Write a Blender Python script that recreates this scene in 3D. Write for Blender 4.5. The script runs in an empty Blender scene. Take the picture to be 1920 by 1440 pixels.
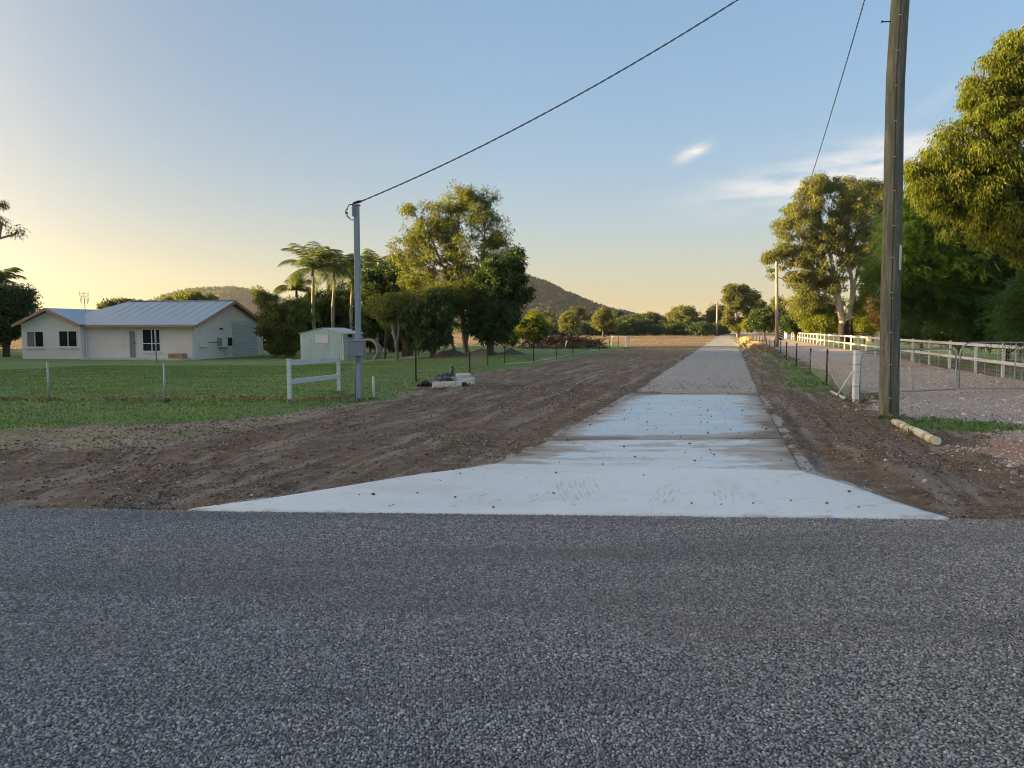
import bpy, math, random
import numpy as np
from mathutils import Vector, Matrix

S = bpy.context.scene
COL = S.collection
PI = math.pi
rad = math.radians

# ------------------------------------------------------------------ camera, sky, sun, exposure
F, TILT, CAMZ = 1440.0, rad(4.13), 1.6
cam = bpy.data.cameras.new('camera')
cam_o = bpy.data.objects.new('camera', cam)
COL.objects.link(cam_o)
cam_o.location = (0, 0, CAMZ)
cam_o.rotation_euler = (rad(90) - TILT, 0, 0)
cam.sensor_width = 36
cam.lens = 27
cam.clip_start = 0.05
cam.clip_end = 9000
S.camera = cam_o

SUN_AZ, SUN_EL = rad(-90), rad(7.0)
world = bpy.data.worlds.new('World')
S.world = world
world.use_nodes = True


def build_world():
    nt = world.node_tree
    N, L = nt.nodes, nt.links
    bg = N['Background']

    def math_n(op, a, b=None, c=None):
        n = N.new('ShaderNodeMath')
        n.operation = op
        for i, v in enumerate((a, b, c)):
            if v is None:
                continue
            if isinstance(v, (int, float)):
                n.inputs[i].default_value = v
            else:
                L.new(v, n.inputs[i])
        return n.outputs[0]

    def mixc(fac, a, b, blend='MIX'):
        n = N.new('ShaderNodeMix')
        n.data_type = 'RGBA'
        n.blend_type = blend
        for i, v in ((0, fac), (6, a), (7, b)):
            if isinstance(v, (int, float)):
                n.inputs[i].default_value = v
            elif isinstance(v, tuple):
                n.inputs[i].default_value = v
            else:
                L.new(v, n.inputs[i])
        return n.outputs[2]
    sk = N.new('ShaderNodeTexSky')
    sk.sky_type = 'NISHITA'
    sk.sun_disc = False
    sk.sun_elevation = SUN_EL
    sk.sun_rotation = SUN_AZ
    sk.air_density = 1.0
    sk.dust_density = 1.6
    sk.ozone_density = 2.4
    # compress the sky's very wide range with a gamma, as tone mapping does
    gm = N.new('ShaderNodeGamma')
    gm.inputs[1].default_value = 0.50
    L.new(sk.outputs[0], gm.inputs[0])
    base = mixc(1.0, gm.outputs[0], (2.38, 2.88, 3.42, 1), 'MULTIPLY')
    tc = N.new('ShaderNodeTexCoord')
    sep = N.new('ShaderNodeSeparateXYZ')
    L.new(tc.outputs['Generated'], sep.inputs[0])
    z = math_n('MAXIMUM', sep.outputs[2], 0.0)
    # dust scatters forward: the sky greys and warms on the sun's side, all the way round the sun
    dt = N.new('ShaderNodeVectorMath')
    dt.operation = 'DOT_PRODUCT'
    L.new(tc.outputs['Generated'], dt.inputs[0])
    dt.inputs[1].default_value = (math.sin(SUN_AZ), math.cos(SUN_AZ), 0)
    toward = math_n('MAXIMUM', dt.outputs['Value'], 0.0)
    lobe = math_n('POWER', toward, 1.1)
    base = mixc(lobe, base, mixc(1.0, base, (0.66, 0.51, 0.44, 1), 'MULTIPLY'))
    fill_aureole = mixc(1.0, (44.0, 33.0, 19.0, 1), math_n('POWER', toward, 5.5), 'MULTIPLY')  # warm glow added round the sun to lift the light on the ground
    # low dust layer: warm band hugging the horizon all round
    band = math_n('EXPONENT', math_n('MULTIPLY', z, -12.5))
    col = mixc(math_n('MULTIPLY', band, 0.92), base, mixc(lobe, (7.6, 5.6, 2.6, 1), (10.6, 8.9, 4.5, 1)))
    col = mixc(1.0, col, fill_aureole, 'ADD')
    # two wisps of cirrus lit by the low sun
    nz = N.new('ShaderNodeTexNoise')
    nz.inputs['Scale'].default_value = 9.0
    nz.inputs['Detail'].default_value = 6
    mp = N.new('ShaderNodeMapping')
    mp.inputs['Scale'].default_value = (1.0, 1.0, 5.0)
    mp.inputs['Rotation'].default_value = (0, rad(14), 0)
    L.new(tc.outputs['Generated'], mp.inputs[0])
    L.new(mp.outputs[0], nz.inputs[0])

    def wisp(px, py, ax, az, slope, lo, hi):
        d = pix_dir(px, py)
        u = math_n('SUBTRACT', sep.outputs[0], d.x)
        w = math_n('SUBTRACT', sep.outputs[2], d.z)
        w = math_n('SUBTRACT', w, math_n('MULTIPLY', u, slope))
        r2 = math_n('ADD', math_n('POWER', math_n('DIVIDE', u, ax), 2.0), math_n('POWER', math_n('DIVIDE', w, az), 2.0))
        g = math_n('EXPONENT', math_n('MULTIPLY', r2, -1.0))
        front = math_n('GREATER_THAN', sep.outputs[1], 0.0)
        mr = N.new('ShaderNodeMapRange')
        mr.inputs[1].default_value = lo
        mr.inputs[2].default_value = hi
        L.new(nz.outputs[0], mr.inputs[0])
        return math_n('MULTIPLY', math_n('MULTIPLY', g, front), mr.outputs[0])
    c1 = wisp(1292, 291, 0.017, 0.0068, 0.38, 0.33, 0.6)
    c2 = wisp(1600, 322, 0.12, 0.024, 0.15, 0.33, 0.62)
    c3 = wisp(1735, 205, 0.035, 0.012, 0.8, 0.35, 0.9)
    col = mixc(math_n('MINIMUM', math_n('MULTIPLY', c2, 1.45), 0.85), col, (7.4, 6.9, 6.4, 1))
    col = mixc(math_n('MINIMUM', math_n('MULTIPLY', c3, 0.45), 0.8), col, (6.0, 5.7, 5.5, 1))
    col = mixc(math_n('MINIMUM', math_n('MULTIPLY', c1, 1.3), 1.0), col, (7.4, 6.8, 6.0, 1))
    col = mixc(1.0, col, (0.64, 0.64, 0.64, 1), 'MULTIPLY')
    L.new(col, bg.inputs[0])
    bg.inputs[1].default_value = 0.05


def pix_dir(px, py):
    X, Yc = (px - 960) / F, (720 - py) / F
    v = Vector((X, math.cos(TILT) + Yc * math.sin(TILT), -math.sin(TILT) + Yc * math.cos(TILT)))
    return v.normalized()


build_world()
sun = bpy.data.lights.new('sun', 'SUN')
sun.energy = 5.0
sun.angle = rad(0.53)
sun.color = (1.0, 0.70, 0.29)
sun_o = bpy.data.objects.new('sun', sun)
COL.objects.link(sun_o)
SUN_D = Vector((math.sin(SUN_AZ) * math.cos(SUN_EL), math.cos(SUN_AZ) * math.cos(SUN_EL), math.sin(SUN_EL)))
sun_o.rotation_euler = SUN_D.to_track_quat('Z', 'Y').to_euler()
S.view_settings.view_transform = 'Standard'
S.view_settings.look = 'None'
S.view_settings.exposure = 2.2
S.view_settings.gamma = 1.0
S.view_settings.use_curve_mapping = False
S.cycles.max_bounces = 5
S.cycles.diffuse_bounces = 3
S.cycles.transmission_bounces = 3
S.cycles.transparent_max_bounces = 8
S.cycles.use_denoising = True
S.cycles.filter_width = 1.05

# ------------------------------------------------------------------ numbers about the place


def smooth(a, b, x):
    t = np.clip((np.asarray(x, float) - a) / (b - a), 0, 1)
    return t * t * (3 - 2 * t)


def _hash(ix, iy, seed):
    n = (ix.astype(np.int64) * 374761393 + iy.astype(np.int64) * 668265263 + seed * 1442695041) & 0x7fffffff
    n = ((n ^ (n >> 13)) * 1274126177) & 0x7fffffff
    n = (n ^ (n >> 16)) & 0xffff
    return n / 65535.0


def vnoise(x, y, seed=0):
    x = np.asarray(x, float)
    y = np.asarray(y, float)
    ix, iy = np.floor(x), np.floor(y)
    fx, fy = x - ix, y - iy
    fx, fy = fx * fx * (3 - 2 * fx), fy * fy * (3 - 2 * fy)
    a, b = _hash(ix, iy, seed), _hash(ix + 1, iy, seed)
    c, d = _hash(ix, iy + 1, seed), _hash(ix + 1, iy + 1, seed)
    return (a + (b - a) * fx) * (1 - fy) + (c + (d - c) * fx) * fy


def fbm(x, y, seed=0, octv=4):
    s, a, t = 0, 1.0, 0
    for k in range(octv):
        s = s + a * vnoise(np.asarray(x) * 2 ** k + 17.3 * k, np.asarray(y) * 2 ** k - 9.1 * k, seed + k)
        t += a
        a *= 0.5
    return s / t


UX, UY = 0.272, 0.962      # heading of the driveway


def sv(x, y):
    """along (s) and across (v) the driveway; v = 0 on its centre line, s = 0 where the slab ends"""
    dx, dy = np.asarray(x) - 4.53, np.asarray(y) - 18.9
    return dx * UX + dy * UY, dx * UY - dy * UX


def at_sv(s, v):
    return 4.53 + s * UX + v * UY, 18.9 + s * UY - v * UX


def road_edge(x):
    return 6.53 - 0.0475 * np.asarray(x)


# dirt / straw / grass limits on the left verge, as y over x
LB_X = [-60, -9, -6.57, -5.2, -4.2, -3.5, -2.9, -2.3]
LB_DIRT = [9.3, 9.5, 9.85, 10.6, 12.5, 15.0, 16.6, 19.0]
LB_GRASS = [12.0, 12.4, 12.9, 13.5, 15.2, 16.4, 17.6, 20.0]


def macro_h(x, y):
    x, y = np.asarray(x, float), np.asarray(y, float)
    s, v = sv(x, y)
    h = -0.60 * smooth(17, 52, y) * smooth(-1.5, -13, x) * (1 - smooth(75, 130, y))
    h = h + (0.30 + 0.25 * vnoise(s * 0.35, 0 * s + 3, 5)) * np.exp(-((v - 2.75) / 0.55) ** 2) * smooth(14, 26, s) * (1 - smooth(75, 110, s)) * 0.8
    return h


# outline of the concrete driveway (pixels turned into ground points below)
SL1_L = [(345, 961), (500, 938), (650, 914), (760, 896), (890, 879), (930, 872)]
SL1_R = [(1795, 980), (1730, 960), (1670, 940), (1600, 914), (1550, 900), (1503, 885)]
SL2_L = [(930, 871.5), (985, 848), (1030, 828)]
SL2_R = [(1502.5, 884.5), (1485, 853), (1468, 825)]
SL3_L = [(1030, 827.5), (1110, 788), (1190, 738)]
SL3_R = [(1467, 824.5), (1442, 775), (1420, 738)]


def g0(px, py, z=0.0):
    d = pix_dir(px, py)
    t = (z - CAMZ) / d.z
    return Vector((d.x * t, d.y * t, z))


def G(px, py):
    """point of the macro terrain seen at a pixel"""
    z = 0.0
    for _ in range(12):
        p = g0(px, py, z)
        z = float(macro_h(p.x, p.y))
    p.z = z
    return p


def P(px, py, Y):
    d = pix_dir(px, py)
    t = Y / d.y
    return Vector((d.x * t, Y, CAMZ + d.z * t))


def ground_at(x, y):
    return float(macro_h(x, y))


OUT_L = [g0(*p) for p in SL1_L + SL2_L[1:] + SL3_L[1:]]
OUT_R = [g0(*p) for p in SL1_R + SL2_R[1:] + SL3_R[1:]]
OLy, OLx = np.array([p.y for p in OUT_L]), np.array([p.x for p in OUT_L])
ORy, ORx = np.array([p.y for p in OUT_R]), np.array([p.x for p in OUT_R])
SLAB_END = float(OLy[-1])


def slab_dist(x, y):
    """signed distance-like value: positive inside the slab"""
    x, y = np.asarray(x, float), np.asarray(y, float)
    li = np.interp(y, OLy, OLx)
    ri = np.interp(y, ORy, ORx)
    d = np.minimum(x - li, ri - x)
    d = np.minimum(d, SLAB_END - y)
    return np.where(y < 6.0, -9.0, d)


def detail_h(x, y):
    """relief of the raked soil, by zone"""
    s, v = sv(x, y)
    z = zones(x, y)
    near = 1 - smooth(30, 60, y)
    soil = 1 - np.clip(z['grass'] + z['track'], 0, 1)
    d = slab_dist(x, y)
    rut = (vnoise(v * 3.1, s * 0.22, 41) - 0.5) * 0.075 + (vnoise(v * 9.0, s * 0.5, 43) - 0.5) * 0.035
    # graded swath curves round to the left along the road
    rut2 = (vnoise((y + 0.12 * x) * 3.0, x * 0.25, 47) - 0.5) * 0.08 + (vnoise((y + .12 * x) * 8.0, x * .6, 49) - .5) * .035
    wl = smooth(-2.0, -4.5, x) * (1 - smooth(11, 15, y))
    h = soil * (rut * (1 - wl) + rut2 * wl)
    h = h + soil * ((fbm(x * 1.3, y * 1.3, 51, 3) - 0.5) * 0.07 + (fbm(x * 7, y * 7, 53, 3) - 0.5) * 0.030)
    h = h * np.where(v > 3.5, 0.5, 1.0)
    h = h + z['grass'] * (fbm(x * 1.1, y * 1.1, 55, 3) - 0.5) * 0.07
    h = h + z['track'] * ((fbm(x * 2, y * 2, 57, 3) - 0.5) * 0.03)
    # settle flush with slab and road
    h = h * np.clip(0.35 + np.abs(d) * 1.6, 0, 1) * near
    return h


def ground_h(x, y):
    x, y = np.asarray(x, float), np.asarray(y, float)
    h = macro_h(x, y) + detail_h(x, y)
    d = slab_dist(x, y)
    h = h + 0.02 * np.exp(-(d / 0.22) ** 2) * (fbm(x * 1.7, y * 1.7, 61, 2) - 0.25)
    lip = np.clip(-d, 0, 0.35) / 0.35
    h = np.where(d > 0.05, -0.07, h)
    e = y - road_edge(x)
    h = np.where(e < 0.03, -0.06, h * smooth(0.0, 0.5, e) + 0.004 * (1 - smooth(0, .3, e)))
    return h


def zones(x, y):
    x, y = np.asarray(x, float), np.asarray(y, float)
    s, v = sv(x, y)
    wob = (fbm(x * 0.45, y * 0.45, 11, 4) - 0.5)
    wf = (fbm(x * 2.2, y * 2.2, 13, 3) - 0.5)
    n = wob * 2.2 + wf * 0.9
    yd = np.interp(x, LB_X, LB_DIRT)
    yg = np.interp(x, LB_X, LB_GRASS)
    left_far = smooth(-7.35, -8.0, v + n * 0.5)
    near = 1 - smooth(17, 20, y)
    gl_near = smooth(-0.5, 0.6, y - yg + n * 1.3)
    gl = np.where(x < -2.0, gl_near * (smooth(-6.9, -7.5, v + n * .3) * (1 - near) + near) * np.where(v < -6.6, 1, 0), left_far * (1 - near))
    gl = gl * (1 - smooth(66, 82, y + n * 5))
    straw = smooth(-0.6, 0.5, y - yd + n * 1.2) * (1 - gl) * (x < -2.2) * (y < 20)
    # right side: grass along the picket fence, in the log patch and beyond the rail fence
    gr = np.exp(-((v - 3.3 + wob * 1.2) / 0.75) ** 2) * smooth(-1.5, 1.5, s) * smooth(0.42, 0.6, fbm(x * .8, y * .8, 21, 3) + .06) * (1 - smooth(55, 90, s))
    lp = np.exp(-(((x - 7.35) / 1.15) ** 2 + ((y - 12.6) / 0.95) ** 2)) * 1.6
    gr = np.maximum(gr, np.clip(smooth(0.35, 0.75, lp + wf * 0.9 + wob * .5), 0, 1))
    gr = np.maximum(gr, smooth(9.5, 10.6, v + n * 0.5) * smooth(.30, .55, fbm(x * .3, y * .3, 23, 3)) * smooth(14, 16, y) * (1 - smooth(120, 160, y)))
    trk = smooth(1.62, 1.40, np.abs(v + n * 0.08)) * smooth(-0.3, 0.3, s + n * .4)
    sd = slab_dist(x, y)
    trk = np.maximum(trk, np.exp(-((sd + .07) / .09) ** 2) * (.35 + .9 * smooth(.38, .6, fbm(x * 1.6, y * 1.6, 25, 3))) * (y > 6.9))
    # right gravel drive
    xr = np.interp(y, [0, 8.0, 13.2, 16.6, 20], [4.6, 5.3, 6.6, 7.6, 8.6])
    drv = np.where(y < 17, smooth(-0.3, 0.9, x - xr + n * 0.8), smooth(3.6, 4.6, v + n * .4)) * smooth(7.6, 8.9, y + n * .6) * (1 - smooth(9.0, 9.8, v + n * .3))
    drv = drv * (1 - gr)
    far = smooth(44, 70, y + n * 6) * (1 - gl) * (1 - trk)
    # corridor left of the track turns into dry stubble with distance
    corr = smooth(8, 30, s + n * 8) * smooth(-1.2, -2.2, v) * (1 - gl)
    far = np.maximum(far, corr * 0.85)
    far = np.where(v > 1.5, smooth(70, 110, y) * (1 - trk) * (1 - gr) * (1 - drv), far)
    return dict(grass=np.clip(gl + gr, 0, 1), straw=np.clip(straw, 0, 1), track=np.clip(trk, 0, 1), drive=np.clip(drv, 0, 1), far=np.clip(far, 0, 1), lawn=gl)


# ------------------------------------------------------------------ small building kit
def tag(o, label=None, cat=None, group=None, kind=None):
    if label:
        o['label'] = label
    if cat:
        o['category'] = cat
    if group:
        o['group'] = group
    if kind:
        o['kind'] = kind
    return o


def empty(name, loc, label, cat, group=None):
    o = bpy.data.objects.new(name, None)
    o.empty_display_size = 0.2
    COL.objects.link(o)
    o.location = loc
    return tag(o, label, cat, group)


def world_loc(o):
    p = Vector((0, 0, 0))
    while o is not None:
        p += o.location
        o = o.parent
    return p


def mesh_np(name, V, faces, mat, parent=None, origin=None, smooth_shade=False):
    """one mesh from numpy arrays; V in world coordinates, faces = list of (m,k) index arrays"""
    V = np.asarray(V, np.float32)
    org = np.array(world_loc(parent) if parent is not None else (origin if origin is not None else (0, 0, 0)), np.float32)
    me = bpy.data.meshes.new(name)
    me.vertices.add(len(V))
    me.vertices.foreach_set('co', (V - org).ravel())
    faces = [np.asarray(f, np.int32) for f in faces if len(f)]
    nl = sum(f.size for f in faces)
    npoly = sum(len(f) for f in faces)
    me.loops.add(nl)
    me.loops.foreach_set('vertex_index', np.concatenate([f.ravel() for f in faces]))
    me.polygons.add(npoly)
    tot = np.concatenate([np.full(len(f), f.shape[1], np.int32) for f in faces])
    start = np.concatenate([[0], np.cumsum(tot)[:-1]]).astype(np.int32)
    me.polygons.foreach_set('loop_start', start)
    me.polygons.foreach_set('loop_total', tot)
    if smooth_shade:
        me.polygons.foreach_set('use_smooth', np.ones(npoly, bool))
    me.update(calc_edges=True)
    me.validate()
    if mat is not None:
        me.materials.append(mat)
    o = bpy.data.objects.new(name, me)
    COL.objects.link(o)
    if parent is not None:
        o.parent = parent
    else:
        o.location = Vector(org.tolist())
    return o


class MB:
    """collects shapes, then links them as one mesh object"""

    def __init__(self):
        self.v, self.f = [], []

    def add(self, vs, fs):
        n = len(self.v)
        self.v += [tuple(p) for p in vs]
        self.f += [tuple(i + n for i in q) for q in fs]
        return self

    def box(self, c, size, rot=None, bev=0.0, taper=1.0):
        hx, hy, hz = size[0] / 2, size[1] / 2, size[2] / 2
        M = rot if rot is not None else Matrix.Identity(3)
        c = Vector(c)
        if bev <= 0:
            vs = [Vector((sx * hx * (taper if sz > 0 else 1), sy * hy * (taper if sz > 0 else 1), sz * hz)) for sz in (-1, 1) for sy in (-1, 1) for sx in (-1, 1)]
            fs = [(0, 2, 3, 1), (4, 5, 7, 6), (0, 1, 5, 4), (2, 6, 7, 3), (0, 4, 6, 2), (1, 3, 7, 5)]
        else:
            # octagonal section with chamfered vertical edges and top rim
            b = min(bev, hx * .9, hy * .9)
            ring = [(hx - b, -hy), (hx, -hy + b), (hx, hy - b), (hx - b, hy), (-hx + b, hy), (-hx, hy - b), (-hx, -hy + b), (-hx + b, -hy)]
            vs, fs = [], []
            for zz, sc in ((-hz, 1 - b / max(hx, hy)), (-hz + b, 1), (hz - b, 1), (hz, 1 - b / max(hx, hy))):
                vs += [Vector((x * sc, y * sc, zz)) for x, y in ring]
            for k in range(3):
                for i in range(8):
                    j = (i + 1) % 8
                    fs.append((k * 8 + i, k * 8 + j, k * 8 + 8 + j, k * 8 + 8 + i))
            fs.append(tuple(range(7, -1, -1)))
            fs.append(tuple(range(24, 32)))
        return self.add([c + M @ p for p in vs], fs)

    def bar(self, a, b, w, h, up=(0, 0, 1), bev=0.0):
        """a straight bar of section w x h from a to b"""
        a, b = Vector(a), Vector(b)
        zax = (b - a).normalized()
        xax = Vector(up).cross(zax)
        if xax.length < 1e-4:
            xax = Vector((1, 0, 0)).cross(zax)
        xax.normalize()
        yax = zax.cross(xax)
        R = Matrix((xax, yax, zax)).transposed()
        return self.box((a + b) / 2, (w, h, (b - a).length), R, bev)

    def tube(self, pts, r, n=8, caps=True):
        pts = [Vector(p) for p in pts]
        rs = r if isinstance(r, (list, tuple)) else [r] * len(pts)
        vs, fs = [], []
        prev = None
        for i, p in enumerate(pts):
            t = (pts[min(i + 1, len(pts) - 1)] - pts[max(i - 1, 0)]).normalized()
            if prev is None:
                prev = t.orthogonal().normalized()
            x = (prev - t * prev.dot(t)).normalized()
            y = t.cross(x)
            prev = x
            for k in range(n):
                a = 2 * PI * k / n
                vs.append(p + (x * math.cos(a) + y * math.sin(a)) * rs[i])
        for i in range(len(pts) - 1):
            for k in range(n):
                j = (k + 1) % n
                fs.append((i * n + k, i * n + j, (i + 1) * n + j, (i + 1) * n + k))
        if caps:
            fs.append(tuple(range(n - 1, -1, -1)))
            m = (len(pts) - 1) * n
            fs.append(tuple(range(m, m + n)))
        return self.add(vs, fs)

    def poly(self, pts):
        return self.add(pts, [tuple(range(len(pts)))])

    def prism(self, pts, d):
        """closed polygon swept by vector d"""
        pts = [Vector(p) for p in pts]
        d = Vector(d)
        n = len(pts)
        fs = [tuple(range(n - 1, -1, -1)), tuple(range(n, 2 * n))]
        fs += [(i, (i + 1) % n, n + (i + 1) % n, n + i) for i in range(n)]
        return self.add(pts + [p + d for p in pts], fs)

    def build(self, name, mat, parent=None, origin=None, smooth_shade=False):
        org = world_loc(parent) if parent is not None else Vector(origin or (0, 0, 0))
        me = bpy.data.meshes.new(name)
        me.from_pydata([tuple(Vector(p) - org) for p in self.v], [], self.f)
        if smooth_shade:
            me.polygons.foreach_set('use_smooth', [True] * len(me.polygons))
        me.update()
        if mat is not None:
            me.materials.append(mat)
        o = bpy.data.objects.new(name, me)
        COL.objects.link(o)
        if parent is not None:
            o.parent = parent
        else:
            o.location = org
        return o


def dup(root, loc, rz=0.0, sc=1.0, label=None, group=None):
    r = root.copy()
    COL.objects.link(r)
    r.location = loc
    r.rotation_euler = (0, 0, rz)
    r.scale = (sc, sc, sc) if not isinstance(sc, tuple) else sc
    if label:
        r['label'] = label
    if group:
        r['group'] = group
    for ch in root.children:
        c = ch.copy()
        COL.objects.link(c)
        c.parent = r
        for g in ch.children:
            d = g.copy()
            COL.objects.link(d)
            d.parent = c
    return r


# ------------------------------------------------------------------ materials
class NB:
    def __init__(self, name):
        self.m = bpy.data.materials.new(name)
        self.m.use_nodes = True
        self.nt = self.m.node_tree
        self.N, self.L = self.nt.nodes, self.nt.links
        self.bsdf = self.N['Principled BSDF']
        self.out = self.N['Material Output']

    def put(self, sock, v):
        if v is None:
            return
        if isinstance(v, (int, float)):
            sock.default_value = v
        elif isinstance(v, tuple):
            sock.default_value = v if len(v) != 3 or sock.type == 'VECTOR' else (*v, 1)
        else:
            self.L.new(v, sock)

    def math(self, op, a, b=None, c=None):
        n = self.N.new('ShaderNodeMath')
        n.operation = op
        for i, v in enumerate((a, b, c)):
            self.put(n.inputs[i], v)
        return n.outputs[0]

    def mix(self, fac, a, b, blend='MIX'):
        n = self.N.new('ShaderNodeMix')
        n.data_type = 'RGBA'
        n.blend_type = blend
        self.put(n.inputs[0], fac)
        self.put(n.inputs[6], a)
        self.put(n.inputs[7], b)
        return n.outputs[2]

    def coord(self, which='Object'):
        return self.N.new('ShaderNodeTexCoord').outputs[which]

    def pos(self):
        return self.N.new('ShaderNodeNewGeometry').outputs['Position']

    def scale(self, vec, s, rot=None):
        n = self.N.new('ShaderNodeMapping')
        self.put(n.inputs[0], vec)
        n.inputs['Scale'].default_value = s
        if rot:
            n.inputs['Rotation'].default_value = rot
        return n.outputs[0]

    def noise(self, vec, scale, detail=4, rough=0.55, dist=0.0):
        n = self.N.new('ShaderNodeTexNoise')
        self.put(n.inputs['Vector'], vec)
        n.inputs['Scale'].default_value = scale
        n.inputs['Detail'].default_value = detail
        n.inputs['Roughness'].default_value = rough
        n.inputs['Distortion'].default_value = dist
        return n.outputs[0]

    def vor(self, vec, scale, feature='F1', out=0):
        n = self.N.new('ShaderNodeTexVoronoi')
        n.feature = feature
        self.put(n.inputs['Vector'], vec)
        n.inputs['Scale'].default_value = scale
        return n.outputs[out]

    def ramp(self, fac, lo, hi, a=0.0, b=1.0):
        n = self.N.new('ShaderNodeMapRange')
        n.interpolation_type = 'SMOOTHSTEP'
        self.put(n.inputs[0], fac)
        for i, v in enumerate((lo, hi, a, b)):
            n.inputs[i + 1].default_value = v
        return n.outputs[0]

    def colramp(self, fac, stops):
        n = self.N.new('ShaderNodeValToRGB')
        self.put(n.inputs[0], fac)
        e = n.color_ramp.elements
        while len(e) < len(stops):
            e.new(0.5)
        for i, (p, c) in enumerate(stops):
            e[i].position = p
            e[i].color = (*c, 1)
        return n.outputs[0]

    def attr(self, name, out='Color', typ='GEOMETRY'):
        n = self.N.new('ShaderNodeAttribute')
        n.attribute_name = name
        n.attribute_type = typ
        return n.outputs[out]

    def bump(self, h, strength=0.5, dist=0.02, normal=None):
        n = self.N.new('ShaderNodeBump')
        n.inputs['Strength'].default_value = strength
        n.inputs['Distance'].default_value = dist
        self.put(n.inputs['Height'], h)
        if normal is not None:
            self.L.new(normal, n.inputs['Normal'])
        return n.outputs[0]

    def done(self, col=None, rough=0.7, spec=0.3, metal=0.0, normal=None):
        b = self.bsdf
        self.put(b.inputs['Base Color'], col)
        self.put(b.inputs['Roughness'], rough)
        b.inputs['Specular IOR Level'].default_value = spec
        b.inputs['Metallic'].default_value = metal
        if normal is not None:
            self.L.new(normal, b.inputs['Normal'])
        return self.m


def mat_plain(name, col, rough=0.6, var=0.18, scale=3.0, spec=0.3, metal=0.0, dirt=None, bumpy=0.0):
    """painted or bare surface with mottling, grime and a little relief"""
    b = NB(name)
    p = b.coord()
    n1 = b.noise(p, scale, 5)
    n2 = b.noise(p, scale * 9, 3)
    lo = tuple(c * (1 - var) for c in col)
    hi = tuple(min(1, c * (1 + var)) for c in col)
    c = b.mix(n1, lo, hi)
    c = b.mix(b.math('MULTIPLY', n2, 0.25), c, tuple(x * 0.75 for x in col))
    if dirt:
        d = b.ramp(b.noise(p, scale * 0.7, 6, 0.65), 0.52, 0.72)
        c = b.mix(b.math('MULTIPLY', d, 0.7), c, dirt)
    nrm = b.bump(b.noise(p, scale * 12, 4), 0.4, bumpy) if bumpy else None
    r = b.math('MULTIPLY_ADD', n2, 0.2, rough - 0.1)
    return b.done(c, r, spec, metal, nrm)


def mat_leaf(name, stops, trans=0.45, rough=0.5):
    b = NB(name)
    g = b.N.new('ShaderNodeNewGeometry')
    c = b.colramp(g.outputs['Random Per Island'], stops)
    b.done(c, rough, 0.25)
    t = b.N.new('ShaderNodeBsdfTranslucent')
    hs = b.N.new('ShaderNodeHueSaturation')
    hs.inputs['Saturation'].default_value = 1.15
    hs.inputs['Value'].default_value = 1.5
    b.L.new(c, hs.inputs['Color'])
    b.L.new(hs.outputs[0], t.inputs[0])
    mx = b.N.new('ShaderNodeMixShader')
    mx.inputs[0].default_value = trans
    b.L.new(b.bsdf.outputs[0], mx.inputs[1])
    b.L.new(t.outputs[0], mx.inputs[2])
    b.L.new(mx.outputs[0], b.out.inputs[0])
    return b.m


def mat_bark(name, c1, c2, c3=None, scale=2.0):
    b = NB(name)
    p = b.coord()
    q = b.scale(p, (1, 1, 0.22))
    n = b.noise(q, scale * 4, 6, 0.6, 0.4)
    c = b.mix(b.ramp(n, 0.35, 0.65), c1, c2)
    if c3:
        c = b.mix(b.ramp(b.noise(p, scale, 4), 0.52, 0.66), c, c3)
    return b.done(c, 0.85, 0.15, 0, b.bump(n, 0.6, 0.03))


M = {}


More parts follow.
